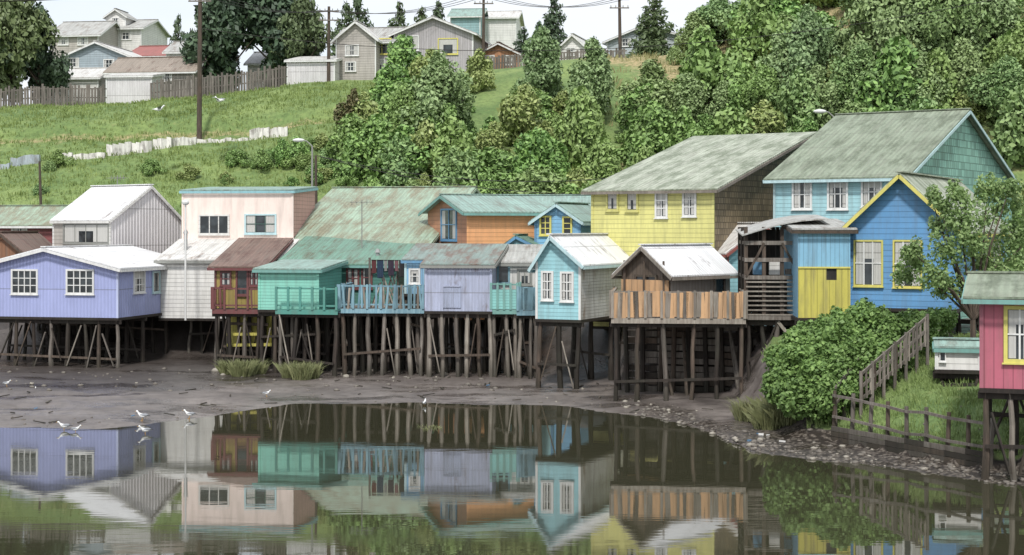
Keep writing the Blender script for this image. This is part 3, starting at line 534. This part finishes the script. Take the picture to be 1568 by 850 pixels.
WB=siding('bluish_wash','b4c0c8','plain',dirt=.6,rust=.3,rustc='8c847c')
for a,b,r0,r1,h in [(-10,14,262,259,.4),(16,60,256,252,.6),(88,110,248,246,.5),(112,160,246,243,.35),(163,200,240,237,.8),(200,232,236,233,.75),(234,262,230,227,.7),(262,300,226,222,.55),(300,345,221,219,.25),(345,380,218,216,.2),(382,412,215,213,.75),(412,440,212,209,.65)]:
    n=4
    for i in range(n):
        p=tp(a+(b-a)*i/n,r0+(r1-r0)*i/n); q=tp(a+(b-a)*(i+1)/n,r0+(r1-r0)*(i+1)/n); p.z-=.3;q.z-=.3
        h0,h1=h+.3+U(-.08,.08),h+.3+U(-.08,.08); t=Vector((0,.3,0)); up0,up1=Vector((0,0,h0)),Vector((0,0,h1))
        mb.prism([p,q,q+t,p+t],[p+up0,q+up1,q+t+up1,p+t+up0],WB if b<70 else WW)
mb.make('wall',e)
def pole(name,px,Y,row_top,r=.14,arm=True):
    b=cp(px,Y); e=group(name,b); mb=MB(); t=Vector((b.x+U(-.1,.1),Y,rz(row_top,Y))); mb.post(b-Vector((0,0,.3)),t,r,r*.7,W_MID,8)
    if arm:
        for dz in (.4,1.1): 
            mb.beam(t+Vector((-.8,-.12,-dz)),t+Vector((.8,-.12,-dz)),.09,.09,W_GREY)
            for k in(-.7,-.3,.3,.7): mb.post(t+Vector((k,-.12,-dz+.05)),t+Vector((k,-.12,-dz+.22)),.04,.03,GREYP)
    mb.make('pole',e); return t
b=tp(305,217); T1=pole('utility_pole',305,b.y,-22,.19)
mb=MB(); T2=pole('utility_pole',503,124,10,.15); T3=pole('utility_pole',740,127,-15,.14); T4=pole('utility_pole',950,129,-8,.16); pole('utility_pole',63,96,247,.1,False); T5=pole('utility_pole',485,88,238,.1,False)
e=group('power_cables',T1)
def cable(p,q,sag,r=.022):
    n=12; pr=p
    for i in range(1,n+1):
        t=i/n; c=p.lerp(q,t)-Vector((0,0,sag*4*t*(1-t))); mb.post(pr,c,r,r,DARK,4); pr=c
L0=Vector((-70,112,24)); 
for k in(-.7,0,.7):
    o=Vector((k,0,-.3)); cable(L0+o,T1+o,1.,.02); cable(T1+o,T2+o,.7,.02); cable(T2+o,T3+o,.8,.02); cable(T3+o,T4+o,.9,.02); cable(T4+o,T4+Vector((60,10,12)),1.5,.02)
cable(T5,Vector((bx(905,80),80,rz(298,80))),.5,.018); cable(T5,Vector((bx(1300,80),80,rz(200,80))),2.,.018); cable(T1+Vector((0,0,-3)),Vector((bx(1568,100),100,rz(-10,100))),2.5,.02)
mb.make('cables',e)
def lamp(px,Y,rowh,side=-1):
    b=cp(px,Y); zt=rz(rowh,Y); e=group('street_lamp',b); mb=MB(); top=Vector((b.x,Y,zt-.25)); mb.post(b,top,.07,.05,GREYP,8)
    m=top+Vector((side*.3,0,.28)); mb.post(top,m,.04,.035,GREYP); h=m+Vector((side*.2,0,.05)); mb.post(m,h,.035,.03,GREYP)
    mb.ell(h+Vector((side*.25,0,0)),(.34,0,0),(0,.16,0),(0,0,.11),WHITE,10,6); mb.make('lamp',e)
lamp(1278,80,173); lamp(478,86,217)
b=Vector((bx(284,73.4),73.4,0)); e=group('lamp_post',b); mb=MB(); mb.post((b.x,b.y,2.3),(b.x,b.y,rz(314,73.4)),.05,.04,WHITE); mb.ell((b.x,b.y,rz(310,73.4)),(.18,0,0),(0,.18,0),(0,0,.14),WHITE); mb.make('lamp',e)
# ---------------------------------------------------------------- vegetation
def leafmat(name,a,b,k=.75,tr=0.):
    g=G(name); p=g.pos(); ri=g.n('ShaderNodeNewGeometry').outputs['Random Per Island']; oi=g.n('ShaderNodeObjectInfo').outputs['Random']
    n=g.noise(p,.45,1); c=g.mix(ri,S(a,k),S(b,k)); c=g.mix(g.mr(n,.35,.65,0,.4),c,S(b,k*.65)); c=g.mix(g.math('MULTIPLY',oi,.5),c,S('9eae62',k*.85))
    g.l(c,g.b.inputs['Base Color']); g.b.inputs['Roughness'].default_value=.5; g.b.inputs['Specular IOR Level'].default_value=.3
    if tr: t=g.n('ShaderNodeBsdfTranslucent'); g.l(c,t.inputs[0]); ms=g.n('ShaderNodeMixShader'); ms.inputs[0].default_value=tr; g.l(g.b.outputs[0],ms.inputs[1]); g.l(t.outputs[0],ms.inputs[2]); g.l(ms.outputs[0],g.out.inputs[0])
    return g.m
LF1=leafmat('willow_leaves','93b06a','5e824a',.98); LF2=leafmat('shrub_leaves','8cb456','547a3a',.98); LF3=leafmat('dark_conifer_leaves','5a7452','384e3a'); LF4=leafmat('bush_leaves','90b85a','527e38',.86,.25); LF5=leafmat('poplar_leaves','98b278','64824f',.98); LF6=leafmat('olive_leaves','a8b268','70843e',.98)
GRS=leafmat('grass_blades','a4b85e','789246'); DRYG=leafmat('dry_grass_blades','a5a074','6c6e4c')
def leafq(blobs,n,size,seed,asp=.6,up=.3,core=.55):
    r=np.random.default_rng(seed); C=np.array([b[:3] for b in blobs],float); R=np.array([[b[3]]*3 if len(b)<5 else [b[3],b[3],b[4]] for b in blobs],float)
    w=R.prod(1)**(2/3); i=r.choice(len(blobs),n,p=w/w.sum()); d=r.normal(size=(n,3)); d/=np.linalg.norm(d,axis=1)[:,None]
    rad=core+(1.15-core)*r.random(n)**.7; pos=C[i]+d*R[i]*rad[:,None]
    nn=d*.6+r.normal(size=(n,3))*.6+np.array([0,0,up]); nn/=np.linalg.norm(nn,axis=1)[:,None]
    t=np.cross(nn,r.normal(size=(n,3))); t/=np.linalg.norm(t,axis=1)[:,None]; b=np.cross(nn,t); s=(size*(.55+.9*r.random(n)))[:,None]
    return np.stack([pos-t*s,pos-b*s*asp,pos+t*s,pos+b*s*asp],1).reshape(-1,3)
def plant_mesh(name,V,lm,branches=(),bark=None):
    mb=MB()
    for (p,q,r0,r1) in branches: mb.post(p,q,r0,r1,bark or W_MID,6)
    nv=len(mb.v); verts=[tuple(v) for v in mb.v]+V.tolist(); k=len(V)//4
    faces=mb.f+[[nv+4*i,nv+4*i+1,nv+4*i+2,nv+4*i+3] for i in range(k)]
    m=bpy.data.meshes.new(name); m.from_pydata(verts,[],faces); m.materials.append(bark or W_MID); m.materials.append(lm)
    m.polygons.foreach_set('material_index',[0]*len(mb.f)+[1]*k); m.update(); return m
def decid(name,seed,h,wd,lo,nb,nl,size,lm,peak=.8,br=(.14,.24)):
    r=random.Random(seed); bl=[];brn=[]; tp_=(r.uniform(-.2,.2),r.uniform(-.2,.2),h*.85); brn.append(((0,0,-.3),(tp_[0]*.5,tp_[1]*.5,h*.45),h*.03,h*.02)); brn.append(((tp_[0]*.5,tp_[1]*.5,h*.45),tp_,h*.02,h*.006))
    for i in range(nb):
        t=lo+(1-lo)*(i+r.random())/nb; s=(t-lo)/(1-lo); R=wd/2*max(.12,math.sin(math.pi*min(1,max(0,s))**peak)); a=r.random()*6.283; q=R*r.uniform(.25,1.)
        b=wd*r.uniform(*br)*(.6+.5*math.sin(math.pi*s)); c=(q*math.cos(a),q*math.sin(a),h*t*.95); bl.append(c+(b,b*r.uniform(.8,1.35)))
        brn.append(((0,0,max(.1*h,c[2]-q*.8-.3)),c,h*.01,h*.003))
    return plant_mesh(name,leafq(bl,nl,size,seed),lm,brn)
def conif(name,seed,h,wd,nl,lm):
    r=random.Random(seed); bl=[];brn=[((0,0,-.3),(0,0,h),h*.02,h*.004)]; n=34
    for i in range(n):
        t=.12+.86*i/n; R=wd/2*(1-t)**.7*r.uniform(.6,1.2); a=i*2.4+r.random(); c=(R*.6*math.cos(a),R*.6*math.sin(a),h*t-R*.1); bl.append(c+(max(.3,R*.6),max(.2,R*.3))); brn.append(((0,0,h*t),c,h*.008,h*.003))
    return plant_mesh(name,leafq(bl,nl,.2,seed,asp=.4),lm,brn)
M_BIG=[decid('willow_crown',s,6,5.2,.08,46,9500,.14,[LF1,LF5,LF2][s%3],br=(.09,.19)) for s in(1,2,12)]
M_POP=[decid('poplar_crown',s,6,3.6,.08,40,7500,.14,LF5,peak=.75,br=(.13,.24)) for s in(3,4)]
M_SHR=[decid('shrub_crown',s,3.2,3.6,.0,20,3600,.14,lm,peak=.6,br=(.1,.24)) for s,lm in((5,LF2),(6,LF1),(7,LF6),(13,LF2))]
M_DK=[decid('dark_crown',s,7,6,.1,40,7000,.2,LF3,br=(.08,.18)) for s in(8,9)]
M_CON=[conif('conifer_crown',s,7,4.6,4500,LF3) for s in(10,11)]
def inst(name,mesh,loc,sx,sz,parent=None):
    o=bpy.data.objects.new(name,mesh); sc.collection.objects.link(o); o.location=loc if not parent else Vector(loc)-parent.location; o.scale=(sx,sx*U(.9,1.1),sz); o.rotation_euler=(U(-.05,.05),U(-.05,.05),U(0,6.28))
    if parent: o.parent=parent
    return o
def tree(name,meshes,hm,wm,px,rb,rt,wpx,Y=None):
    if Y is None: b=tp(px,rb)
    else: b=cp(px,Y)
    h=rz(rt,b.y)-b.z; w=wpx*b.y/F; inst(name,random.choice(meshes),b,w/wm,h/hm)
tree('willow_tree',M_BIG[:1],6,5.2,672,235,85,125)
tree('willow_tree',M_BIG,6,5.2,622,240,130,80)
tree('poplar_tree',M_POP,6,3.6,830,168,42,70); tree('poplar_tree',M_POP,6,3.6,908,190,60,74); tree('poplar_tree',M_POP,6,3.6,1000,205,92,80); tree('poplar_tree',M_POP,6,3.6,1052,200,112,60)
for px,rb,rt,w in [(1190,180,50,90),(1235,170,15,100),(1170,205,95,75),(1340,150,-45,110),(1405,140,-30,100),(1450,130,-55,110),(1520,120,-20,100),(1560,165,30,90),(1480,190,60,90),(1320,190,70,80),(1390,190,75,90),(1250,205,100,80),(1545,200,90,90),(1110,205,125,75),(1060,90,20,70),(1100,70,-5,80),(1150,60,-10,80)]:
    tree('willow_tree',M_BIG+M_POP,6,4.6,px,rb,rt,w)
for px,Y,rt,w in [(20,126,-30,110),(62,128,10,90),(-20,126,-20,120),(350,132,-40,120),(420,133,-50,130),(462,131,-5,90),(330,136,-10,70)]: tree('dark_evergreen_tree',M_DK,7,6,px,0,rt,w,Y)
for px,Y,rt,w in [(530,150,0,75),(555,152,-8,75),(610,155,2,70),(640,150,8,65),(665,150,0,65),(845,140,-12,70),(1000,140,-12,80),(300,150,30,60),(270,155,20,50),(800,160,40,60),(830,155,30,50)]: tree('conifer_tree',M_CON,7,4.2,px,0,rt,w,Y)
th=group('hillside_thicket',(15,100,10)); cnt=0
def dens(px,row):
    if px<525: return 0
    if px<600: return .65 if row>195 else .0
    if px<960:
        if row>225: return .8
        if row>160: return .42
        if row>110: return .12
        return 0
    d=.6 if row<170 else .7
    for cx,cy,rx,ry in((1100,105,50,50),(1282,75,20,50),(1555,60,22,30),(985,95,40,28),(1420,100,20,20),(1200,120,15,20)): 
        if ((px-cx)/rx)**2+((row-cy)/ry)**2<1: d=.04
    if px<1060 and row<90: d=0.03
    return d
r=random.Random(5); y=86.
while y<131:
    x=-14.
    while x<45:
        X=x+r.uniform(-.9,.9);Y=y+r.uniform(-.9,.9); z=hz(X,Y); px=X/Y*F+CX; row=HR-(z-H)/Y*F
        if px<1620 and r.random()<dens(px,row-8):
            s=r.choice([.45,.6,.8,1.,1.15])*r.uniform(.85,1.1)*(1. if px<1060 else 1.2)
            if row<130 and px<960: s*=.5
            inst('shrub',M_SHR[r.randrange(4)],(X,Y,z-.2),s,s*r.uniform(.8,1.3),th); cnt+=1
        x+=2.15
    y+=2.15
for _ in range(26):
    px=r.choice([r.uniform(340,540),r.uniform(400,540),r.uniform(0,540)]); row=r.uniform(215,290) if px>340 else r.uniform(255,300); b=tp(px,row); s=r.uniform(.2,.5); inst('shrub',M_SHR[r.randrange(4)],b-Vector((0,0,.1)),s,s*.8,th)
for px,row,s in [(540,250,.9),(560,220,.8),(575,270,1.1),(535,205,.6),(455,250,.5),(430,255,.5),(400,262,.4)]: inst('shrub',M_SHR[0],tp(px,row),s,s,th)
RED=leafmat('copper_leaves','7a5646','4a382e'); o=inst('copper_shrub',decid('copper_crown',31,4,2.4,0,16,3500,.13,RED),tp(540,225),.8,.95)
bl=[(bx(a,Y),Y,rz(b,Y),c,c*.85) for a,b,Y,c in [(1290,535,51,1.),(1240,555,50.5,.95),(1212,592,50,.8),(1350,520,52,.85),(1400,505,53,.75),(1270,595,49,.9),(1330,565,50.5,.9),(1222,615,49,.6),(1372,545,51,.65),(1300,510,53,.9),(1258,622,48.6,.5),(1432,496,54,.6),(1250,515,52.5,.6),(1200,560,51.5,.55),(1385,500,52.3,.4),(1330,490,53,.5),(1310,600,49.5,.5),(1410,520,52,.5),(1225,530,52.2,.5),(1195,600,50.4,.45),(1285,560,50.2,.8)]]
rr_=random.Random(3)
for q in list(bl):
    for _ in range(7):
        d=Vector((rr_.gauss(0,1),rr_.gauss(0,1)-.6,abs(rr_.gauss(0,1)))).normalized()*q[3]*1.08; c_=rr_.uniform(.12,.32); bl.append((q[0]+d.x,q[1]+d.y,q[2]+d.z*.85,c_,c_))
c0=Vector((11,51,1.8)); V=leafq(bl,44000,.068,50,asp=.75,up=.5,core=.4); m=plant_mesh('bramble_leaves',V-np.array(c0),LF4,[((0,0,-1.5),(random.uniform(-2,2),U(-1,1),U(0,1.5)),.05,.02) for _ in range(14)]); o=bpy.data.objects.new('bramble_bush',m); o.location=c0; sc.collection.objects.link(o)
b=Vector((bx(1490,51),51,hz(bx(1490,51),51))); bl=[];brn=[]
cs=[(1480,335,.7),(1530,312,.7),(1452,385,.6),(1425,425,.5),(1505,400,.7),(1550,368,.75),(1440,345,.4),(1402,405,.35),(1562,440,.6),(1462,440,.5),(1512,292,.4),(1545,290,.35),(1395,385,.25),(1425,300,.2),(1440,315,.25),(1520,455,.45),(1600,340,.8),(1590,400,.8),(1385,420,.25),(1470,300,.3),(1490,370,.5),(1535,420,.5)]
t0=Vector((0,0,1.3))
brn.append(((0,0,-.3),tuple(t0),.12,.09))
for a,rw,c in cs:
    Yp=51+U(-.9,.9); q=Vector((bx(a,Yp),Yp,rz(rw,Yp)))-b; bl.append((q.x,q.y,q.z,c,c*.9)); m1=t0.lerp(q,.5)+Vector((U(-.15,.15),U(-.1,.1),.25)); brn.append((tuple(t0),tuple(m1),.05,.035)); brn.append((tuple(m1),tuple(q),.035,.012))
    for _ in range(5): e2=q+Vector((U(-c,c),U(-c,c),U(-.2,c*1.25))); brn.append((tuple(q),tuple(e2),.012,.005)); bl.append((e2.x,e2.y,e2.z,.2,.25))
m=plant_mesh('garden_tree_mesh',leafq(bl,14500,.068,77,asp=.6,core=.15),leafmat('garden_tree_leaves','a2bc74','6a8a4c',.95,.3),brn); o=bpy.data.objects.new('garden_tree',m); o.location=b; sc.collection.objects.link(o)
def blades(name,pts,h,w,n,mat,spread,lean=.5,seed=1):
    r=np.random.default_rng(seed); P_=np.repeat(np.array([tuple(p) for p in pts],float),n,0); k=len(P_); a=r.random(k)*6.283; q=r.random(k)**.5*spread
    base=P_+np.stack([q*np.cos(a),q*np.sin(a),np.zeros(k)],1); hh_=h*(.4+.7*r.random(k)); ln=lean*r.random(k)*hh_
    tip=base+np.stack([ln*np.cos(a),ln*np.sin(a),hh_*.85],1); mid=base+np.stack([ln*.35*np.cos(a),ln*.35*np.sin(a),hh_*.6],1); ww=(w*(.6+.8*r.random(k)))[:,None]; a2=r.random(k)*6.283; side=np.stack([np.cos(a2),np.sin(a2),np.zeros(k)],1)*ww
    V=np.stack([base-side,base+side,mid+side*.8,tip,mid-side*.8],1).reshape(-1,3); m=bpy.data.meshes.new(name); m.from_pydata(V.tolist(),[],[[5*i+j for j in range(5)] for i in range(k)]); m.materials.append(mat); o=bpy.data.objects.new(name,m); sc.collection.objects.link(o); return o
blades('tussock_grass',[cp(1150,52.8),cp(1170,52.5),cp(1195,51.5),cp(1215,52),cp(1180,50.6),cp(1205,50.4)],.85,.009,700,DRYG,.55,1.,2)
blades('tussock_grass',[cp(352,68.4),cp(366,68.2),cp(380,68.4),cp(370,67.6),cp(392,68.8)],.75,.010,480,DRYG,.42,.8,3); blades('tussock_grass',[cp(446,67.6),cp(460,67.9),cp(474,67.4),cp(462,66.9)],.8,.010,480,DRYG,.4,.8,4)
blades('floating_weed',[(bx(655,52.2),52.2,-.02),(bx(662,51.6),51.6,-.02)],.12,.012,40,DRYG,.35,2.5,9)
pts=[]
while len(pts)<5200:
    X=U(-52,2);Y=U(88,123); px=X/Y*F+CX
    if px<620 and px>-40: pts.append((X,Y,hz(X,Y)-.03))
blades('hill_grass',pts,.32,.03,7,GRS,.35,.7,5)
pts=[]
while len(pts)<1500:
    X=U(9.3,20);Y=U(41,58); Yf_=float(np.interp(X,[9.9,12.9,20,60],[48,42.5,39,36]))
    if Y>Yf_+.3: pts.append((X,Y,hz(X,Y)-.02))
blades('bank_grass',pts,.3,.012,16,leafmat('bank_grass_blades','9ab664','6a8a42'),.3,.7,6)
pts=[]
for _ in range(420):
    X=U(6,50);Y=U(98,128); pts.append((X,Y,hz(X,Y)))
blades('dry_hill_grass',pts,.6,.04,14,leafmat('straw_blades','c4b484','98985c'),.6,.7,8)
# ---------------------------------------------------------------- bank fence, stairs
def P3(px,Y,row): return Vector((bx(px,Y),Y,rz(row,Y)))
e=group('shore_fence',cp(1400,45)); mb=MB(); A=Vector((9.9,48,0)); B=Vector((12.95,42.4,0)); C=Vector((11.2,50.2,0))
n=9; tops=[]
for i in range(n):
    t=i/(n-1); p=A.lerp(B,t); zt_=rz(605+38*t,p.y)+U(-.05,.08); b0=Vector((p.x-.05,p.y-.05,-.4)); q=Vector((p.x+U(-.05,.05),p.y,zt_+.08)); mb.post(b0,q,.075,.06,random.choice([W_GREY,W_MID])); tops.append((p,zt_))
for i in range(n-1):
    (p,a),(q,b_)=tops[i],tops[i+1]; o=Vector((-.1,-.1,0))
    for dz in(-.06,-.7): mb.beam(Vector((p.x,p.y,a+dz))+o,Vector((q.x,q.y,b_+dz))+o,.05,.08,W_GREY)
    for k in range(4): mb.beam(Vector((p.x,p.y,.02+k*.16))+o*1.4,Vector((q.x,q.y,.02+k*.16))+o*1.4,.04,.145,random.choice([W_GREY,W_DARK,W_MID]))
for i in range(4):
    t=i/3; p=A.lerp(C,t); mb.post(Vector((p.x,p.y,hz(p.x,p.y)-.3)),Vector((p.x,p.y,hz(p.x,p.y)+1.25)),.07,.06,W_GREY)
for dz in(1.2,.7): mb.beam(Vector((A.x,A.y,hz(A.x,A.y+.5)+dz)),Vector((C.x,C.y,hz(C.x,C.y)+dz)),.05,.08,W_GREY)
mb.make('posts_and_rails',e)
e=group('sloping_wooden_fence',P3(1380,50,560)); mb=MB(); a=P3(1318,48.2,618); b=P3(1420,50.6,528)
for dz in(.12,.5,.9): mb.beam(a+Vector((0,0,dz)),b+Vector((0,0,dz)),.05,.09,W_GREY)
for i in range(7):
    t=i/6; p=a.lerp(b,t); mb.beam(Vector((p.x,p.y,hz(p.x,p.y)-.2)),p+Vector((0,0,1.)),.09,.09,W_GREY,up=(0,1,0))
for i in range(16):
    t=(i+.5)/16; p=a.lerp(b,t)+Vector((-.03,-.05,0)); mb.beam(p,p+Vector((U(-.03,.03),0,U(.8,.95))),.07,.02,random.choice([W_GREY,W_MID,W_PALE]),up=(0,1,0))
mb.make('rails_and_pickets',e)
# ---------------------------------------------------------------- shore stones
STN=siding('shore_stone','8d8478','plain',dirt=.7,k=.55); STP=siding('pale_shore_stone','b0a898','plain',dirt=.6,k=.7); mb=MB()
def stone(X,Y,s,m=None):
    z=hz(X,Y); a=U(0,3.14); ca_,sa=math.cos(a),math.sin(a); i0=len(mb.v); m=m or (STP if random.random()<.12 else STN)
    mb.ell((X,Y,z+s*.1),(s*ca_,s*sa,0),(-s*.7*sa,s*.7*ca_,0),(0,0,s*.45),m,6,4)
    for k in range(i0,len(mb.v)): mb.v[k]=mb.v[k]+Vector((U(-1,1),U(-1,1),U(-1,1)))*s*.12
for _ in range(420):
    X=U(4,13.5); t=abs(random.gauss(0,2.2)); Y=float(shore(X))+t*.9+.05; stone(X,Y,random.choice([.03,.04,.05,.06,.08,.12]))
for _ in range(160): X=U(-24,5); Y=U(62,71); stone(X,Y,random.choice([.04,.06,.08,.14]))
for _ in range(80): X=U(-22,5); Y=float(shore(X))+U(0,3); stone(X,Y,random.choice([.03,.05,.06]))
for X,Y,s in [(-13.1,69.5,.28),(-12.7,69.9,.2),(-3,69,.22),(-7.2,68,.2),(7.2,47.2,.16),(7.5,47,.12),(6.9,48.5,.14)]: stone(X,Y,s,STP)
mb.make('shore_stones',None,True)
mb=MB(); LITB=plainm('litter_blue','5a8ab0'); LITR=plainm('litter_red','a05048')
for _ in range(80):
    X=U(-22,10);Y=float(shore(X))+U(.3,12); z=hz(X,Y)+.03; a=U(0,3.14); l=U(.08,.5)
    mb.beam((X,Y,z),(X+l*math.cos(a),Y+l*math.sin(a),z+U(0,.06)),U(.03,.08),.03,random.choice([W_DARK,W_GREY,W_MID,W_DARK,W_PALE,WHITE,LITB] if l<.15 else [W_DARK,W_GREY,W_MID]))
for k in range(9):
    X=bx(1150+U(-30,90),49);Y=49.6+U(-1.5,.8)-.5; z=hz(X,Y)+.04; mb.box((X,Y,z-.04),(U(.08,.18),U(-.1,.1),0),(U(-.08,.08),U(.08,.15),0),(0,0,U(.04,.08)),random.choice([WHITE,OFFW,LITB,W_PALE]))
mb.make('shore_driftwood_and_litter')
# ---------------------------------------------------------------- gulls
GW=plainm('gull_white_feathers','f4f4f2',.7,.85); GG=plainm('gull_grey_feathers','9a9ea4',.7); GO=plainm('gull_bill','d9a23a'); GD=plainm('gull_black','2a2a2c')
def gull(X,Y,z,hd,s=1.,fly=False):
    mb=MB(); c,s_=math.cos(hd),math.sin(hd)
    def L(a,b,h): return Vector((X+(a*c-b*s_)*s,Y+(a*s_+b*c)*s,z+h*s))
    def D(a,b,h): return L(a,b,h)-Vector((X,Y,z))
    rings=[(-.27,.18,.012,.01),(-.2,.18,.045,.02),(-.1,.17,.07,.06),(0,.175,.08,.08),(.09,.2,.07,.075),(.14,.25,.045,.05),(.17,.3,.035,.038),(.2,.335,.04,.04),(.235,.335,.03,.03),(.25,.33,.012,.012),(.3,.322,.005,.005)]
    n=8; b0=len(mb.v)
    for a,h,ry,rz_ in rings: mb.v+=[L(a,ry*math.cos(k*2*math.pi/n),h+rz_*math.sin(k*2*math.pi/n)) for k in range(n)]
    for i in range(len(rings)-1):
        m=mb.mi(GO if i>=9 else GW)
        for k in range(n): j=(k+1)%n; mb.f.append([b0+i*n+k,b0+i*n+j,b0+(i+1)*n+j,b0+(i+1)*n+k]); mb.m.append(m); mb.uv.append([(0,0)]*4)
    for sd in(-1,1):
        if fly:
            mb.face([L(.08,sd*.05,.2),L(.12,sd*.3,.32),L(-.02,sd*.62,.27),L(-.08,sd*.35,.27),L(-.06,sd*.05,.2)],GG)
        else:
            mb.ell(L(-.06,sd*.055,.205),D(.17,0,0),D(0,.022,0),D(-.02,0,.052),GG,8,6); mb.post(L(-.18,sd*.03,.2),L(-.33,sd*.012,.18),.015*s,.004*s,GD,5)
            mb.post(L(0,sd*.03,.0),L(-.01,sd*.03,.12),.007*s,.009*s,GO,5); mb.beam(L(-.01,sd*.03,.006),L(.05,sd*.035,.006),.04*s,.008,GO)
    mb.make('body',group('seagull',(X,Y,z)),True)
for px,row,hd,s in [(98,656,3.3,.85),(116,659,.2,.7),(218,643,2.9,.95),(222,662,3.6,.85),(290,639,3.,.85),(408,609,.3,.7),(650,619,1.4,.75),(10,597,.2,.7)]:
    Y=(H-.05)*F/(row-HR); X=bx(px,Y); gull(X,Y,max(hz(X,Y),-.03),hd,s)
for px,row,Y,hd in [(243,174,100,.3),(336,160,104,2.7)]: gull(bx(px,Y),Y,rz(row,Y),hd,1.5,True)
# ---------------------------------------------------------------- light
sun_dir=Vector((-.1,-.75,.95)).normalized(); sd=bpy.data.lights.new('sun','SUN'); sd.energy=3.15; sd.angle=math.radians(6); sd.color=(1,.97,.93); so=bpy.data.objects.new('sun',sd); so.rotation_euler=sun_dir.to_track_quat('Z','Y').to_euler(); so.location=(0,0,60); sc.collection.objects.link(so)
w=bpy.data.worlds.new('World'); sc.world=w; w.use_nodes=True; nt=w.node_tree; nt.nodes.clear()
o=nt.nodes.new('ShaderNodeOutputWorld'); bg=nt.nodes.new('ShaderNodeBackground'); sk=nt.nodes.new('ShaderNodeTexSky'); sk.sky_type='NISHITA'; sk.sun_disc=False; sk.sun_elevation=math.asin(sun_dir.z); sk.sun_rotation=math.atan2(sun_dir.x,sun_dir.y)
tc=nt.nodes.new('ShaderNodeTexCoord'); mp=nt.nodes.new('ShaderNodeMapping'); mp.inputs['Scale'].default_value=(1,1,3); no=nt.nodes.new('ShaderNodeTexNoise'); no.inputs['Scale'].default_value=3; no.inputs['Detail'].default_value=7
mr=nt.nodes.new('ShaderNodeMapRange'); mr.inputs[1].default_value=.35; mr.inputs[2].default_value=.6; mr.inputs[3].default_value=.7; mr.inputs[4].default_value=1
mx=nt.nodes.new('ShaderNodeMix'); mx.data_type='RGBA'; mx.inputs[7].default_value=(6.8,7.1,7.5,1)
k=nt.links.new; k(tc.outputs['Generated'],mp.inputs[0]); k(mp.outputs[0],no.inputs[0]); k(no.outputs[0],mr.inputs[0]); k(mr.outputs[0],mx.inputs[0]); k(sk.outputs[0],mx.inputs[6]); k(mx.outputs[2],bg.inputs[0]); bg.inputs[1].default_value=.145; k(bg.outputs[0],o.inputs[0])
# ---------------------------------------------------------------- camera
cd=bpy.data.cameras.new('camera'); cd.sensor_width=36; cd.lens=36*F/1568; cd.shift_y=-75/1568; cd.clip_end=5000; cam=bpy.data.objects.new('camera',cd); cam.location=(0,0,H); cam.rotation_euler=(math.pi/2,0,0); sc.collection.objects.link(cam); sc.camera=cam
sc.view_settings.view_transform='Standard'; sc.view_settings.look='None'; sc.view_settings.exposure=0
